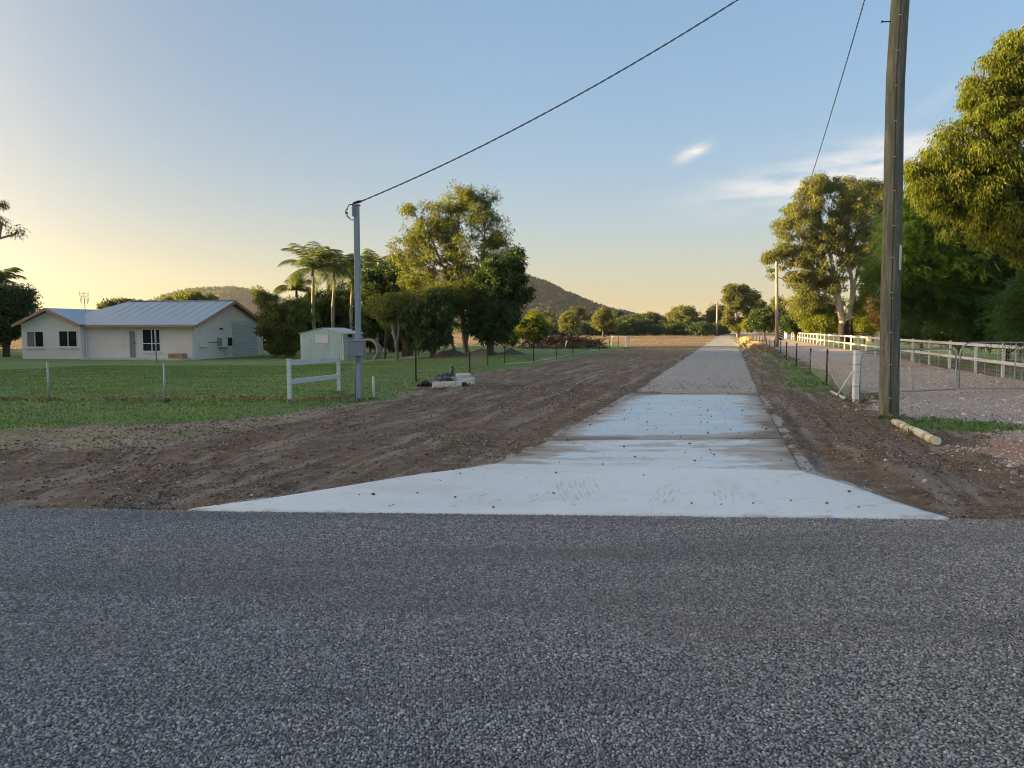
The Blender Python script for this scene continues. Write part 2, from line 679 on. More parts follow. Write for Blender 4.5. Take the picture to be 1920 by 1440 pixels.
def make_materials():
    # -------- soil, grass, gravel: one shader steered by the zone attributes of the terrain
    b = NB('terrain')
    p = b.pos()
    za = b.attr('zone_a')
    zb = b.attr('zone_b')
    sa = b.N.new('ShaderNodeSeparateColor')
    sb = b.N.new('ShaderNodeSeparateColor')
    b.L.new(za, sa.inputs[0])
    b.L.new(zb, sb.inputs[0])
    grass, straw, track = sa.outputs[0], sa.outputs[1], sa.outputs[2]
    drive, far, red = sb.outputs[0], sb.outputs[1], sb.outputs[2]
    nb = b.noise(p, 0.55, 5, 0.6)
    nm = b.noise(p, 3.2, 5, 0.65)
    nf = b.noise(p, 26, 4, 0.7)
    nxf = b.noise(p, 95, 3, 0.7)
    # streaks along the driveway heading
    ps = b.scale(b.scale(p, (1, 1, 1), (0, 0, rad(15.8))), (1.9, 0.16, 1))
    nstr = b.noise(ps, 1.6, 5, 0.6, 0.3)
    dirt = b.colramp(nm, [(0.28, (.090, .066, .047)), (0.45, (.165, .124, .091)), (0.60, (.235, .185, .140)), (0.78, (.34, .28, .22))])
    dirt = b.mix(b.ramp(nstr, 0.48, 0.64, 0, .72), dirt, (.37, .325, .28))
    nst2 = b.noise(b.scale(b.scale(p, (1, 1, 1), (0, 0, rad(15.8))), (5.5, 0.35, 1)), 1.3, 4, 0.6, 0.3)
    dirt = b.mix(b.ramp(nst2, 0.53, 0.68, 0, .55), dirt, (.080, .060, .046))
    dirt = b.mix(b.math('MULTIPLY', b.ramp(nb, 0.50, 0.68), 0.6), dirt, (.22, .145, .105))
    dirt = b.mix(b.math('MULTIPLY', b.ramp(nf, 0.56, 0.72), 0.55), dirt, (.055, .042, .033))
    dirt = b.mix(b.math('MULTIPLY', b.ramp(nxf, 0.56, 0.68), 0.75), dirt, (.38, .34, .29))
    dirt = b.mix(b.math('MULTIPLY', b.ramp(b.noise(p, 150, 2, .7), .56, .66), .6), dirt, (.045, .034, .027))
    # pale crushed gravel
    vcol = b.vor(p, 60, 'F1', 1)
    sv_ = b.N.new('ShaderNodeSeparateColor')
    b.L.new(vcol, sv_.inputs[0])
    grav = b.colramp(sv_.outputs[0], [(0.0, (.24, .215, .195)), (0.45, (.38, .365, .35)), (0.8, (.48, .465, .445)), (1.0, (.60, .585, .56))])
    grav = b.mix(b.ramp(nm, 0.42, 0.70, 0, 0.55), grav, (.36, .33, .30))
    grav = b.mix(b.ramp(nstr, .46, .62, 0, .5), grav, (.44, .425, .41))
    grav2 = b.mix(0.38, grav, (.54, .42, .355))
    grav2 = b.mix(red, grav2, (.46, .25, .175))
    # grass sward between the blades
    gr = b.colramp(nf, [(0.3, (.105, .170, .065)), (0.5, (.175, .265, .100)), (0.7, (.250, .340, .135))])
    gr = b.mix(b.ramp(b.noise(b.scale(p, (0.45, 1.0, 1)), 0.55, 5), 0.47, 0.68, 0, 0.8), gr, (.27, .27, .085))
    gr = b.mix(b.ramp(nm, 0.60, 0.75, 0, .6), gr, (.11, .09, .05))
    st = b.colramp(nf, [(0.28, (.19, .15, .095)), (0.5, (.32, .265, .175)), (0.72, (.44, .385, .28))])
    st = b.mix(b.ramp(nm, 0.5, 0.62), st, (.36, .325, .29))
    st = b.mix(b.ramp(nb, 0.52, 0.66, 0, .75), st, (.19, .20, .085))
    fr = b.colramp(nm, [(0.3, (.15, .105, .062)), (0.5, (.27, .195, .115)), (0.75, (.35, .265, .16))])
    fr = b.mix(b.ramp(nstr, 0.46, 0.66), fr, (.20, .155, .115))
    fr = b.mix(b.ramp(nxf, 0.52, 0.7, 0, .5), fr, (.12, .09, .06))

    def brk(mask, noise=nf, k=0.55):
        m = b.math('MULTIPLY_ADD', b.math('SUBTRACT', noise, 0.5), k * 2, mask)
        return b.ramp(m, 0.35, 0.65)
    c = b.mix(brk(far), dirt, fr)
    c = b.mix(brk(drive), c, grav2)
    c = b.mix(brk(straw), c, st)
    c = b.mix(brk(track), c, grav)
    c = b.mix(brk(grass), c, gr)
    hgt = b.math('ADD', b.math('MULTIPLY', nf, 1.0), b.math('MULTIPLY', nxf, 0.45))
    M['terrain'] = b.done(c, 0.95, 0.12, 0, b.bump(hgt, 0.9, 0.035))

    # -------- asphalt binder and chips
    b = NB('asphalt')
    p = b.pos()
    v = b.vor(p, 70, 'F1', 1)
    s_ = b.N.new('ShaderNodeSeparateColor')
    b.L.new(v, s_.inputs[0])
    c = b.colramp(s_.outputs[0], [(0, (.03, .031, .033)), (.5, (.075, .077, .083)), (.85, (.12, .122, .13)), (1, (.19, .175, .165))])
    c = b.mix(b.ramp(b.noise(p, .7, 4), .4, .7, 0, .5), c, (.045, .046, .05))
    M['asphalt'] = b.done(c, 0.75, 0.3, 0, b.bump(b.vor(p, 70), 0.9, 0.012))
    b = NB('chips')
    oi = b.N.new('ShaderNodeObjectInfo')
    p = b.pos()
    c = b.colramp(oi.outputs['Random'], [(0, (.085, .088, .094)), (.4, (.185, .194, .204)), (.75, (.285, .296, .306)), (.9, (.38, .39, .395)), (.955, (.42, .34, .30)), (1, (.60, .58, .56))])
    c = b.mix(b.ramp(b.noise(b.scale(p, (.25, 1.6, 1)), .9, 4), .45, .68, 0, .38), c, (.095, .095, .096))
    c = b.mix(b.ramp(b.noise(b.scale(p, (.35, .9, 1)), .8, 4, .6), .48, .66, 0, .35), c, (.19, .16, .145))
    M['chips'] = b.done(c, 0.62, 0.45)
    b = NB('pebbles')
    oi = b.N.new('ShaderNodeObjectInfo')
    c = b.colramp(oi.outputs['Random'], [(0, (.12, .10, .08)), (.5, (.22, .185, .15)), (.85, (.34, .30, .26)), (1, (.66, .63, .58))])
    M['pebbles'] = b.done(c, 0.85, 0.2)
    b = NB('clods')
    oi = b.N.new('ShaderNodeObjectInfo')
    c = b.colramp(oi.outputs['Random'], [(0, (.075, .055, .042)), (.5, (.14, .105, .080)), (.85, (.21, .165, .13)), (1, (.28, .225, .18))])
    M['clods'] = b.done(c, 0.95, 0.1)
    b = NB('drive_stones')
    oi = b.N.new('ShaderNodeObjectInfo')
    c = b.colramp(oi.outputs['Random'], [(0, (.26, .215, .19)), (.4, (.42, .36, .325)), (.75, (.53, .48, .445)), (1, (.66, .62, .58))])
    M['drive_stones'] = b.done(c, 0.85, 0.2)

    # -------- concrete of the driveway: old spills and soil stains
    b = NB('concrete')
    p = b.pos()
    ed = b.attr('stain', 'Fac')
    n1 = b.noise(b.scale(p, (.7, 1.5, 1)), 1.1, 6, 0.62)
    n2 = b.noise(p, 9, 5, .65)
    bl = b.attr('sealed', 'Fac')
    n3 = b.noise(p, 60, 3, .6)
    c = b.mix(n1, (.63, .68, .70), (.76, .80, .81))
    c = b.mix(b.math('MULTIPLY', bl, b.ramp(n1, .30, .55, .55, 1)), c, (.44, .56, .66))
    c = b.mix(b.ramp(n2, .5, .75, 0, .35), c, (.44, .43, .41))
    c = b.mix(b.ramp(n3, .62, .72, 0, .5), c, (.36, .34, .31))
    c = b.mix(b.ramp(b.noise(b.scale(p, (.6, 1, 1)), .9, 6, .68), .46, .68, 0, .5), c, (.56, .535, .49))
    c = b.mix(b.ramp(b.noise(p, 4.5, 7, .75), .57, .68, 0, .35), c, (.50, .47, .43))
    m = b.math('ADD', ed, b.math('MULTIPLY', b.math('SUBTRACT', b.noise(b.scale(p, (.75, 1.7, 1)), 1.5, 8, .72), .5), 1.7))
    c = b.mix(b.ramp(m, .34, .66, 0, .85), c, (.34, .285, .235))
    c = b.mix(b.ramp(m, .72, 1.05, 0, .85), c, (.15, .115, .088))
    r = b.math('MULTIPLY_ADD', n1, .3, .28)
    r = b.math('ADD', r, b.ramp(m, .35, .8, 0, .3))
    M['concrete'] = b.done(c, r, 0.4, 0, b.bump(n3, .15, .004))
    b = NB('tyre_rubber_print')
    p = b.pos()
    t = b.N.new('ShaderNodeBsdfTransparent')
    mx = b.N.new('ShaderNodeMixShader')
    b.put(mx.inputs[0], b.math('MULTIPLY', b.ramp(b.noise(p, 5, 4, .7), .30, .66, .25, 1.0), b.math('MULTIPLY', b.attr('fade', 'Fac'), .20)))
    b.done((.24, .235, .23), .8, .2)
    b.L.new(t.outputs[0], mx.inputs[1])
    b.L.new(b.bsdf.outputs[0], mx.inputs[2])
    b.L.new(mx.outputs[0], b.out.inputs[0])
    M['tyre'] = b.m

    # -------- made things
    M['wall_paint'] = mat_plain('wall_paint', (.82, .735, .69), .75, .05, 1.2, .2, 0, (.70, .62, .56), .004)
    M['wall_brick'] = wall_block()
    M['trim_pink'] = mat_plain('trim_pink', (.46, .25, .20), .45, .08, 2, .4)
    M['white_paint'] = mat_plain('white_paint', (.74, .75, .74), .45, .06, 3, .4, 0, (.55, .53, .48))
    M['rail_white'] = mat_plain('rail_white', (.60, .62, .64), .45, .08, 2, .4, 0, (.50, .48, .44))
    M['chipped_white'] = mat_plain('chipped_white', (.68, .72, .74), .6, .10, 6, .3, 0, (.42, .36, .28), .006)
    M['frame_pale'] = mat_plain('frame_pale', (.57, .64, .64), .5, .10, 4, .35, 0, (.36, .40, .40), .003)
    M['steel_galv'] = mat_plain('steel_galv', (.36, .40, .43), .5, .16, 6, .5, .35, (.26, .27, .27))
    M['post_grey'] = mat_plain('post_grey', (.22, .29, .36), .5, .10, 3, .4, 0, (.16, .20, .24))
    M['box_grey'] = mat_plain('box_grey', (.17, .22, .26), .55, .08, 4, .4)
    M['roof_metal'] = roof_mat()
    M['shed_metal'] = mat_plain('shed_metal', (.60, .69, .72), .45, .07, 2.5, .45, .1, (.42, .45, .42))
    M['shutter'] = mat_plain('shutter', (.58, .68, .70), .4, .05, 3, .45)
    M['glass_dark'] = glass_mat()
    M['curtain'] = mat_plain('curtain', (.20, .19, .18), .9, .2, 6)
    M['screen_grey'] = mat_plain('screen_grey', (.27, .26, .26), .8, .10, 8)
    M['black_plastic'] = mat_plain('black_plastic', (.028, .030, .036), .28, .3, 9, .6, 0, None, .01)
    M['tarp_grey'] = mat_plain('tarp_grey', (.075, .085, .10), .42, .3, 8, .5, 0, (.13, .14, .15), .01)
    M['star_post'] = mat_plain('star_post', (.030, .026, .024), .7, .3, 9, .3, 0, (.075, .04, .025))
    M['wire'] = mat_plain('wire', (.45, .45, .44), .5, .2, 9, .5, .5)
    M['wire_dark'] = mat_plain('wire_dark', (.17, .17, .16), .6, .2, 9, .3, .2)
    M['gate_steel'] = mat_plain('gate_steel', (.30, .335, .37), .45, .15, 8, .5, .5)
    M['cable'] = mat_plain('cable', (.022, .024, .030), .5, .2, 12)
    M['block_conc'] = mat_plain('block_conc', (.62, .62, .59), .9, .16, 5, .2, 0, (.30, .28, .24), .012)
    M['pipe_conc'] = mat_plain('pipe_conc', (.40, .38, .34), .9, .15, 4, .2, 0, (.25, .24, .2), .01)
    M['cardboard'] = mat_plain('cardboard', (.42, .27, .15), .85, .1, 4)
    M['red_print'] = mat_plain('red_print', (.40, .07, .05), .7, .1, 6)
    M['dark_gap'] = mat_plain('dark_gap', (.02, .02, .02), .9, .2, 3)
    M['brick_red'] = mat_plain('brick_red', (.25, .13, .095), .9, .2, 6)
    M['pole_wood'] = pole_mat()
    M['pole_wood_grey'] = mat_bark('pole_wood_grey', (.24, .19, .15), (.34, .29, .24), None, 3)
    M['peeled_log'] = log_mat()
    M['log_end'] = mat_plain('log_end', (.58, .60, .56), .7, .12, 8)
    M['rope_white'] = mat_plain('rope_white', (.55, .53, .48), .8, .1, 6)
    M['blue_mark'] = mat_plain('blue_mark', (.05, .16, .42), .7, .25, 30)
    M['soil_heap'] = mat_plain('soil_heap', (.15, .115, .085), .95, .3, 5, .1, 0, (.08, .06, .045), .03)
    M['stick'] = mat_bark('stick', (.07, .05, .04), (.17, .13, .10))
    M['bark_grey'] = mat_bark('bark_grey', (.15, .125, .10), (.30, .27, .23))
    M['bark_dark'] = mat_bark('bark_dark', (.055, .043, .033), (.12, .095, .075))
    M['bark_pale'] = mat_bark('bark_pale', (.30, .25, .20), (.40, .35, .29), (.20, .15, .11), .7)
    M['bark_char'] = mat_plain('bark_char', (.03, .026, .023), .95, .4, 4)
    M['bark_palm'] = mat_bark('bark_palm', (.22, .19, .16), (.34, .31, .27))
    # leaves: real leaf colours, spread over each crown leaf by leaf
    M['leaf_mid'] = mat_leaf('leaf_mid', [(0, (.070, .100, .026)), (.5, (.145, .170, .040)), (1, (.235, .225, .058))], .5)
    M['leaf_gum'] = mat_leaf('leaf_gum', [(0, (.085, .100, .030)), (.5, (.145, .168, .046)), (.85, (.205, .210, .060)), (1, (.26, .21, .08))], .5)
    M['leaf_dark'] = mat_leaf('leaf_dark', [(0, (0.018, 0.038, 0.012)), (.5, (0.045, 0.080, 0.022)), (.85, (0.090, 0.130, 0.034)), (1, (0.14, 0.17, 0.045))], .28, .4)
    M['leaf_lime'] = mat_leaf('leaf_lime', [(0, (0.115, 0.149, 0.024)), (.6, (0.196, 0.223, 0.038)), (1, (0.270, 0.257, 0.047))])
    M['leaf_rust'] = mat_leaf('leaf_rust', [(0, (.16, .085, .03)), (.6, (.24, .13, .045)), (1, (.16, .13, .04))])
    M['leaf_feather'] = mat_leaf('leaf_feather', [(0, (.035, .075, .018)), (.6, (.065, .125, .028)), (1, (.12, .17, .042))], .45, .45)
    M['leaf_acacia'] = mat_leaf('leaf_acacia', [(0, (.065, .105, .018)), (.5, (.140, .180, .030)), (.9, (.24, .25, .045)), (1, (.32, .25, .06))], .5)
    M['leaf_palm'] = mat_leaf('leaf_palm', [(0, (0.081, 0.115, 0.038)), (1, (0.182, 0.196, 0.068))], .4)
    M['leaf_far'] = mat_leaf('leaf_far', [(0, (0.049, 0.067, 0.028)), (.6, (0.091, 0.109, 0.042)), (1, (0.161, 0.147, 0.056))])
    M['leaf_hill'] = mat_leaf('leaf_hill', [(0, (0.053, 0.072, 0.033)), (1, (0.112, 0.123, 0.057))], .2)
    M['grass_blade'] = mat_leaf('grass_blade', [(0, (.09, .165, .052)), (.6, (.155, .265, .085)), (.9, (.24, .31, .10)), (1, (.42, .36, .19))], .45)
    M['straw_blade'] = mat_leaf('straw_blade', [(0, (.30, .235, .14)), (.5, (.48, .395, .25)), (1, (.62, .54, .38))], .3)
    b = NB('hill_ground')
    p = b.pos()
    c = b.colramp(b.noise(p, .02, 6, .65), [(.3, (.05, .055, .028)), (.5, (.085, .080, .042)), (.7, (.15, .115, .065))])
    M['hill'] = b.done(c, .95, .1)


def wall_block():
    b = NB('wall_block')
    p = b.coord()
    n1 = b.noise(p, 1.0, 5)
    n2 = b.noise(p, 22, 4)
    c = b.mix(n1, (.76, .70, .665), (.84, .78, .745))
    c = b.mix(b.ramp(n2, .5, .7, 0, .3), c, (.52, .48, .45))
    return b.done(c, .8, .2, 0, b.bump(n2, .5, .015))


def roof_mat():
    b = NB('roof_metal')
    p = b.coord()
    n1 = b.noise(b.scale(p, (1, .25, .25)), 1.6, 5)
    c = b.mix(n1, (.31, .385, .45), (.38, .455, .52))
    return b.done(c, .38, .5, .25)


def glass_mat():
    b = NB('glass_dark')
    b.done((.02, .022, .025), .06, .6)
    return b.m


def pole_mat():
    b = NB('pole_wood')
    p = b.coord()
    q = b.scale(p, (1, 1, .10))
    n = b.noise(q, 14, 6, .65, .3)
    big = b.noise(b.scale(p, (1, 1, .5)), 2.2, 5, .6)
    c = b.mix(b.ramp(n, .35, .68), (.085, .086, .075), (.195, .188, .162))
    c = b.mix(b.ramp(big, .46, .64, 0, .75), c, (.090, .118, .090))
    c = b.mix(b.ramp(b.noise(p, 6, 5, .7), .58, .70, 0, .6), c, (.22, .215, .185))
    return b.done(c, .85, .15, 0, b.bump(n, .7, .02))


def log_mat():
    b = NB('peeled_log')
    p = b.coord()
    n = b.noise(b.scale(p, (1, 1, .5)), 5, 5, .6)
    c = b.mix(b.ramp(n, .44, .56), (.60, .60, .55), (.38, .29, .16))
    c = b.mix(b.ramp(b.noise(p, 11, 4), .58, .68, 0, .8), c, (.24, .17, .09))
    return b.done(c, .7, .25, 0, b.bump(n, .4, .01))


make_materials()


# ------------------------------------------------------------------ terrain
def axis(segs):
    out = []
    for a, b, st in segs:
        n = max(1, int(round((b - a) / st)))
        out += list(np.linspace(a, b, n, endpoint=False))
    out.append(segs[-1][1])
    return np.array(out)


def growth(a, b, st, k):
    out, x = [], a
    while x < b:
        out.append(x)
        x += st
        st *= k
    return out


def build_terrain():
    yy = np.array(list(axis([(-60, -10, 12), (-10, 5.6, 3), (5.6, 15, .055), (15, 24, .10), (24, 45, .28), (45, 80, .8)])) + growth(81, 6000, 1.4, 1.12) + [6500.])
    right = list(axis([(-12, 12, .085), (12, 20, .3), (20, 45, 1.0)])) + growth(46.5, 6000, 2.0, 1.16) + [6500.]
    left = [-x for x in (list(axis([(12, 40, .8)]))[1:] + growth(41.5, 6000, 2.0, 1.16) + [6500.])][::-1]
    xx = np.array(left + right)
    X, Y = np.meshgrid(xx, yy)
    X, Y = X.ravel(), Y.ravel()
    Z = ground_h(X, Y)
    V = np.stack([X, Y, Z], 1)
    z = zones(X, Y)
    s, v = sv(X, Y)
    red = np.clip(np.exp(-(((X - 6.6) / 1.5) ** 2 + ((Y - 9.6) / 2.2) ** 2)) * 1.2 + smooth(8.3, 9.2, v) * .5 * smooth(5, 10, s) + smooth(10, 22, s) * .45 * (1 - smooth(4.6, 6.6, v)) * (v > 3.5), 0, 1) * z['drive']
    A = np.stack([z['grass'], z['straw'], z['track'], np.ones_like(X)], 1).astype(np.float32)
    B = np.stack([z['drive'], z['far'], red, np.ones_like(X)], 1).astype(np.float32)
    nx, ny = len(xx), len(yy)
    i = np.arange(ny - 1)[:, None] * nx + np.arange(nx - 1)[None, :]
    Q = np.stack([i, i + 1, i + nx + 1, i + nx], -1).reshape(-1, 4)
    cx, cy = X[Q].mean(1), Y[Q].mean(1)
    zc = zones(cx, cy)
    sc_, vc = sv(cx, cy)
    cls = np.zeros(len(Q), int)
    cls[(zc['far'] > .5)] = 4
    cls[(zc['drive'] > .5)] = 3
    cls[(zc['track'] > .5)] = 2
    cls[(zc['lawn'] > .5)] = 1
    names = {0: ('ground', 'bare brown raked soil beside the new driveway'), 1: ('lawn', 'mown green lawn in front of the house'),
             2: ('gravel_track', 'straight pale gravel track running on from the concrete to the far trees'),
             3: ('gravel_drive', 'pinkish gravel drive behind the steel gates'), 4: ('dry_field', 'dry straw coloured field in front of the far trees')}
    for k, (nm, lab) in names.items():
        q = Q[cls == k]
        u, inv = np.unique(q, return_inverse=True)
        o = mesh_np(nm, V[u], [inv.reshape(-1, 4)], M['terrain'], smooth_shade=True)
        for an, D in (('zone_a', A), ('zone_b', B)):
            at = o.data.attributes.new(an, 'FLOAT_COLOR', 'POINT')
            at.data.foreach_set('color', D[u].ravel())
        tag(o, lab, kind='structure')


build_terrain()


def build_road():
    # the sealed road we stand on: its far edge is ragged where seal meets soil
    xs = np.concatenate([np.linspace(-300, -10, 30), np.linspace(-9.9, 9.9, 500), np.linspace(10, 300, 30)])
    rag = (fbm(xs * 2.2, xs * 0 + 4, 71, 4) - 0.5) * 0.07 + (vnoise(xs * 14, xs * 0, 73) - .5) * .035
    li, ri = OUT_L[0].x, OUT_R[0].x
    rag = np.where((xs > li) & (xs < ri), rag * 0.25 - 0.01, rag)
    top = road_edge(xs) + rag
    rows = [np.full_like(xs, -2.2), np.full_like(xs, 2.0), top - 0.4, top - 0.03, top]
    zs = [0.0, 0.0, 0.0, 0.0, -0.035]
    V = np.concatenate([np.stack([xs, r, np.full_like(xs, z)], 1) for r, z in zip(rows, zs)])
    n = len(xs)
    Q = []
    for k in range(len(rows) - 1):
        a = np.arange(n - 1) + k * n
        Q.append(np.stack([a, a + 1, a + n + 1, a + n], 1))
    o = mesh_np('asphalt_road', V, [np.concatenate(Q)], M['asphalt'])
    tag(o, 'grey chip sealed road across the foreground', kind='structure')


build_road()


def build_slabs():
    root = bpy.data.objects.new('concrete_driveway', None)
    COL.objects.link(root)
    root.location = (2.5, 10, 0)
    tag(root, 'pale concrete driveway flaring out to the sealed road', kind='structure')
    for k, (Lp, Rp) in enumerate(((SL1_L, SL1_R), (SL2_L, SL2_R), (SL3_L, SL3_R))):
        L_ = np.array([g0(*p) for p in Lp])
        R_ = np.array([g0(*p) for p in Rp])
        if k == 0:
            L_[0, 1] = road_edge(L_[0, 0]) - .0
            R_[0, 1] = road_edge(R_[0, 0]) - .0
        nu, nw = 120, 60
        tl = np.linspace(0, 1, len(L_))
        t = np.linspace(0, 1, nw)
        lx, ly = np.interp(t, tl, L_[:, 0]), np.interp(t, tl, L_[:, 1])
        rx, ry = np.interp(t, tl, R_[:, 0]), np.interp(t, tl, R_[:, 1])
        # round the outline a little
        for _ in range(6):
            for a in (lx, ly, rx, ry):
                a[1:-1] = (a[:-2] + 2 * a[1:-1] + a[2:]) / 4
        u = np.linspace(0, 1, nu)
        X = lx[:, None] * (1 - u) + rx[:, None] * u
        Y = ly[:, None] * (1 - u) + ry[:, None] * u
        if k == 2:
            Y[-1] += (fbm(X[-1] * 2.5, X[-1] * 0, 81, 3) - .5) * .25
        Z = np.full_like(X, 0.018) + (fbm(X * .7, Y * .7, 83, 2) - .5) * .006
        if k == 1:
            Z -= 0.004
        if k == 0:
            # slight dip to the road
            Z[0] = 0.006
        V = np.stack([X, Y, Z], -1).reshape(-1, 3)
        i = np.arange(nw - 1)[:, None] * nu + np.arange(nu - 1)[None, :]
        Q = [np.stack([i, i + 1, i + nu + 1, i + nu], -1).reshape(-1, 4)]
        # sides down into the soil
        ring = list(range(nu)) + [r * nu + nu - 1 for r in range(1, nw)] + [(nw - 1) * nu + c for c in range(nu - 2, -1, -1)] + [r * nu for r in range(nw - 2, 0, -1)]
        base = len(V)
        Vb = V[ring].copy()
        Vb[:, 2] -= 0.11
        m = len(ring)
        a = np.array(ring)
        bidx = np.arange(m) + base
        Q.append(np.stack([a, bidx, np.roll(bidx, -1), np.roll(a, -1)], 1))
        o = mesh_np('slab', np.concatenate([V, Vb]), Q, M['concrete'], root)
        # soil carried onto the slab: along the edges, and thicker further in from the road
        d = np.minimum(X - lx[:, None], rx[:, None] - X)
        if k == 0:
            st = np.exp(-d / .16) * .5 * (0.4 + u[None, :] * 0) + .10 + 0 * X
            st += .28 * np.exp(-((t[:, None] - 0.0) / .06) ** 2) * (fbm(X * 1.3, Y, 84, 2) > .5)
            st += smooth(.7, 1.0, u)[None, :] * .14
        elif k == 1:
            st = np.exp(-d / .35) * .55 + .34 + .30 * np.exp(-((t[:, None] - .6) / .25) ** 2) * fbm(X * .8, Y * 1.5, 85, 2)
        else:
            left = np.exp(-(X - lx[:, None]) / .35) * .75
            rgt = np.exp(-(rx[:, None] - X) / .42) * .85
            st = left + rgt + .16 + .62 * np.exp(-((t[:, None] - .02) / .07) ** 2) + .55 * np.exp(-((t[:, None] - .24) / .07) ** 2) * smooth(.42, .6, fbm(X * .9, Y * .6, 86, 2)) + .85 * smooth(.90, 1, t)[:, None]
        arr = np.concatenate([st.ravel(), st.reshape(-1)[ring]]).astype(np.float32)
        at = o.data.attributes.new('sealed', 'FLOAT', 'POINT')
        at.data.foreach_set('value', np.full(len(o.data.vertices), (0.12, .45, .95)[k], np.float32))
        at = o.data.attributes.new('stain', 'FLOAT', 'POINT')
        at.data.foreach_set('value', np.clip(arr, 0, 1.3))
    # tyre prints: each a fan of tread lines lying on the slab
    marks = [([(1062, 892), (1060, 915), (1075, 942), (1096, 964)], .20, 5),
             ([(1096, 893), (1102, 915), (1118, 940), (1150, 958)], .16, 4),
             ([(1266, 902), (1252, 925), (1236, 948), (1226, 966)], .20, 5),
             ([(1342, 898), (1368, 917), (1410, 938), (1462, 957)], .20, 5),
             ([(1350, 912), (1356, 930), (1358, 950), (1356, 966)], .18, 4),
             ([(1046, 916), (1020, 934), (990, 950), (970, 962)], .12, 3),
             ([(930, 924), (900, 936), (870, 950), (850, 962)], .14, 3)]
    for pts, w, n in marks:
        c = [g0(*p, 0.0) for p in pts]
        mb_v, mb_f, fade = [], [], []
        K = 26
        tt = np.linspace(0, 1, K)
        cx = np.interp(tt, np.linspace(0, 1, len(c)), [p.x for p in c])
        cy = np.interp(tt, np.linspace(0, 1, len(c)), [p.y for p in c])
        for _ in range(5):
            cx[1:-1] = (cx[:-2] + 2 * cx[1:-1] + cx[2:]) / 4
            cy[1:-1] = (cy[:-2] + 2 * cy[1:-1] + cy[2:]) / 4
        tx, ty = np.gradient(cx), np.gradient(cy)
        ln = np.hypot(tx, ty)
        nx_, ny_ = -ty / ln, tx / ln
        for j in range(n):
            off = (j / (n - 1) - .5) * w + .012 * math.sin(j * 5.1 + w * 40)
            f0_, f1_ = int(3 * abs(math.sin(j * 3.7 + n))) , int(7 * abs(math.cos(j * 2.9 + n)))
            hw = w / n * (.30 + .10 * math.sin(j * 2.3))
            b0 = len(mb_v)
            for i in range(K):
                for sgn in (-1, 1):
                    mb_v.append((cx[i] + nx_[i] * (off + sgn * hw), cy[i] + ny_[i] * (off + sgn * hw), 0.0255))
                    fade.append(float(max(0, min(1, (i - f0_) / 6, (K - 1 - i - f1_) / 8))) * (.55 + .45 * math.sin(i * .9 + j * 2)))
            for i in range(K - 1):
                mb_f.append((b0 + 2 * i, b0 + 2 * i + 1, b0 + 2 * i + 3, b0 + 2 * i + 2))
        o = mesh_np('tyre_mark', np.array(mb_v), [np.array(mb_f)], M['tyre'], root)
        at = o.data.attributes.new('fade', 'FLOAT', 'POINT')
        at.data.foreach_set('value', np.array(fade, np.float32))


build_slabs()


# ------------------------------------------------------------------ loose stuff on the ground
def gn_scatter(name, pts, scl, mat, label, cat, subdiv=1):
    """uncountable stones or clods: points of one mesh carry a little rock each (geometry nodes)"""
    me = bpy.data.meshes.new(name)
    me.vertices.add(len(pts))
    me.vertices.foreach_set('co', np.asarray(pts, np.float32).ravel())
    at = me.attributes.new('scl', 'FLOAT_VECTOR', 'POINT')
    at.data.foreach_set('vector', np.asarray(scl, np.float32).ravel())
    me.materials.append(mat)
    o = bpy.data.objects.new(name, me)
    COL.objects.link(o)
    ng = bpy.data.node_groups.new(name, 'GeometryNodeTree')
    ng.interface.new_socket('Geometry', in_out='INPUT', socket_type='NodeSocketGeometry')
    ng.interface.new_socket('Geometry', in_out='OUTPUT', socket_type='NodeSocketGeometry')
    N, L = ng.nodes, ng.links
    gi, go = N.new('NodeGroupInput'), N.new('NodeGroupOutput')
    ico = N.new('GeometryNodeMeshIcoSphere')
    ico.inputs['Radius'].default_value = 1.0
    ico.inputs['Subdivisions'].default_value = subdiv
    sm = N.new('GeometryNodeSetMaterial')
    sm.inputs['Material'].default_value = mat
    L.new(ico.outputs[0], sm.inputs[0])
    ip = N.new('GeometryNodeInstanceOnPoints')
    L.new(gi.outputs[0], ip.inputs['Points'])
    L.new(sm.outputs[0], ip.inputs['Instance'])
    rv = N.new('FunctionNodeRandomValue')
    rv.data_type = 'FLOAT_VECTOR'
    rv.inputs[0].default_value = (-.5, -.5, 0)
    rv.inputs[1].default_value = (.5, .5, 6.283)
    L.new(rv.outputs[0], ip.inputs['Rotation'])
    na = N.new('GeometryNodeInputNamedAttribute')
    na.data_type = 'FLOAT_VECTOR'
    na.inputs[0].default_value = 'scl'
    L.new(na.outputs[0], ip.inputs['Scale'])
    L.new(ip.outputs[0], go.inputs[0])
    md = o.modifiers.new('scatter', 'NODES')
    md.node_group = ng
    return tag(o, label, cat, kind='stuff')


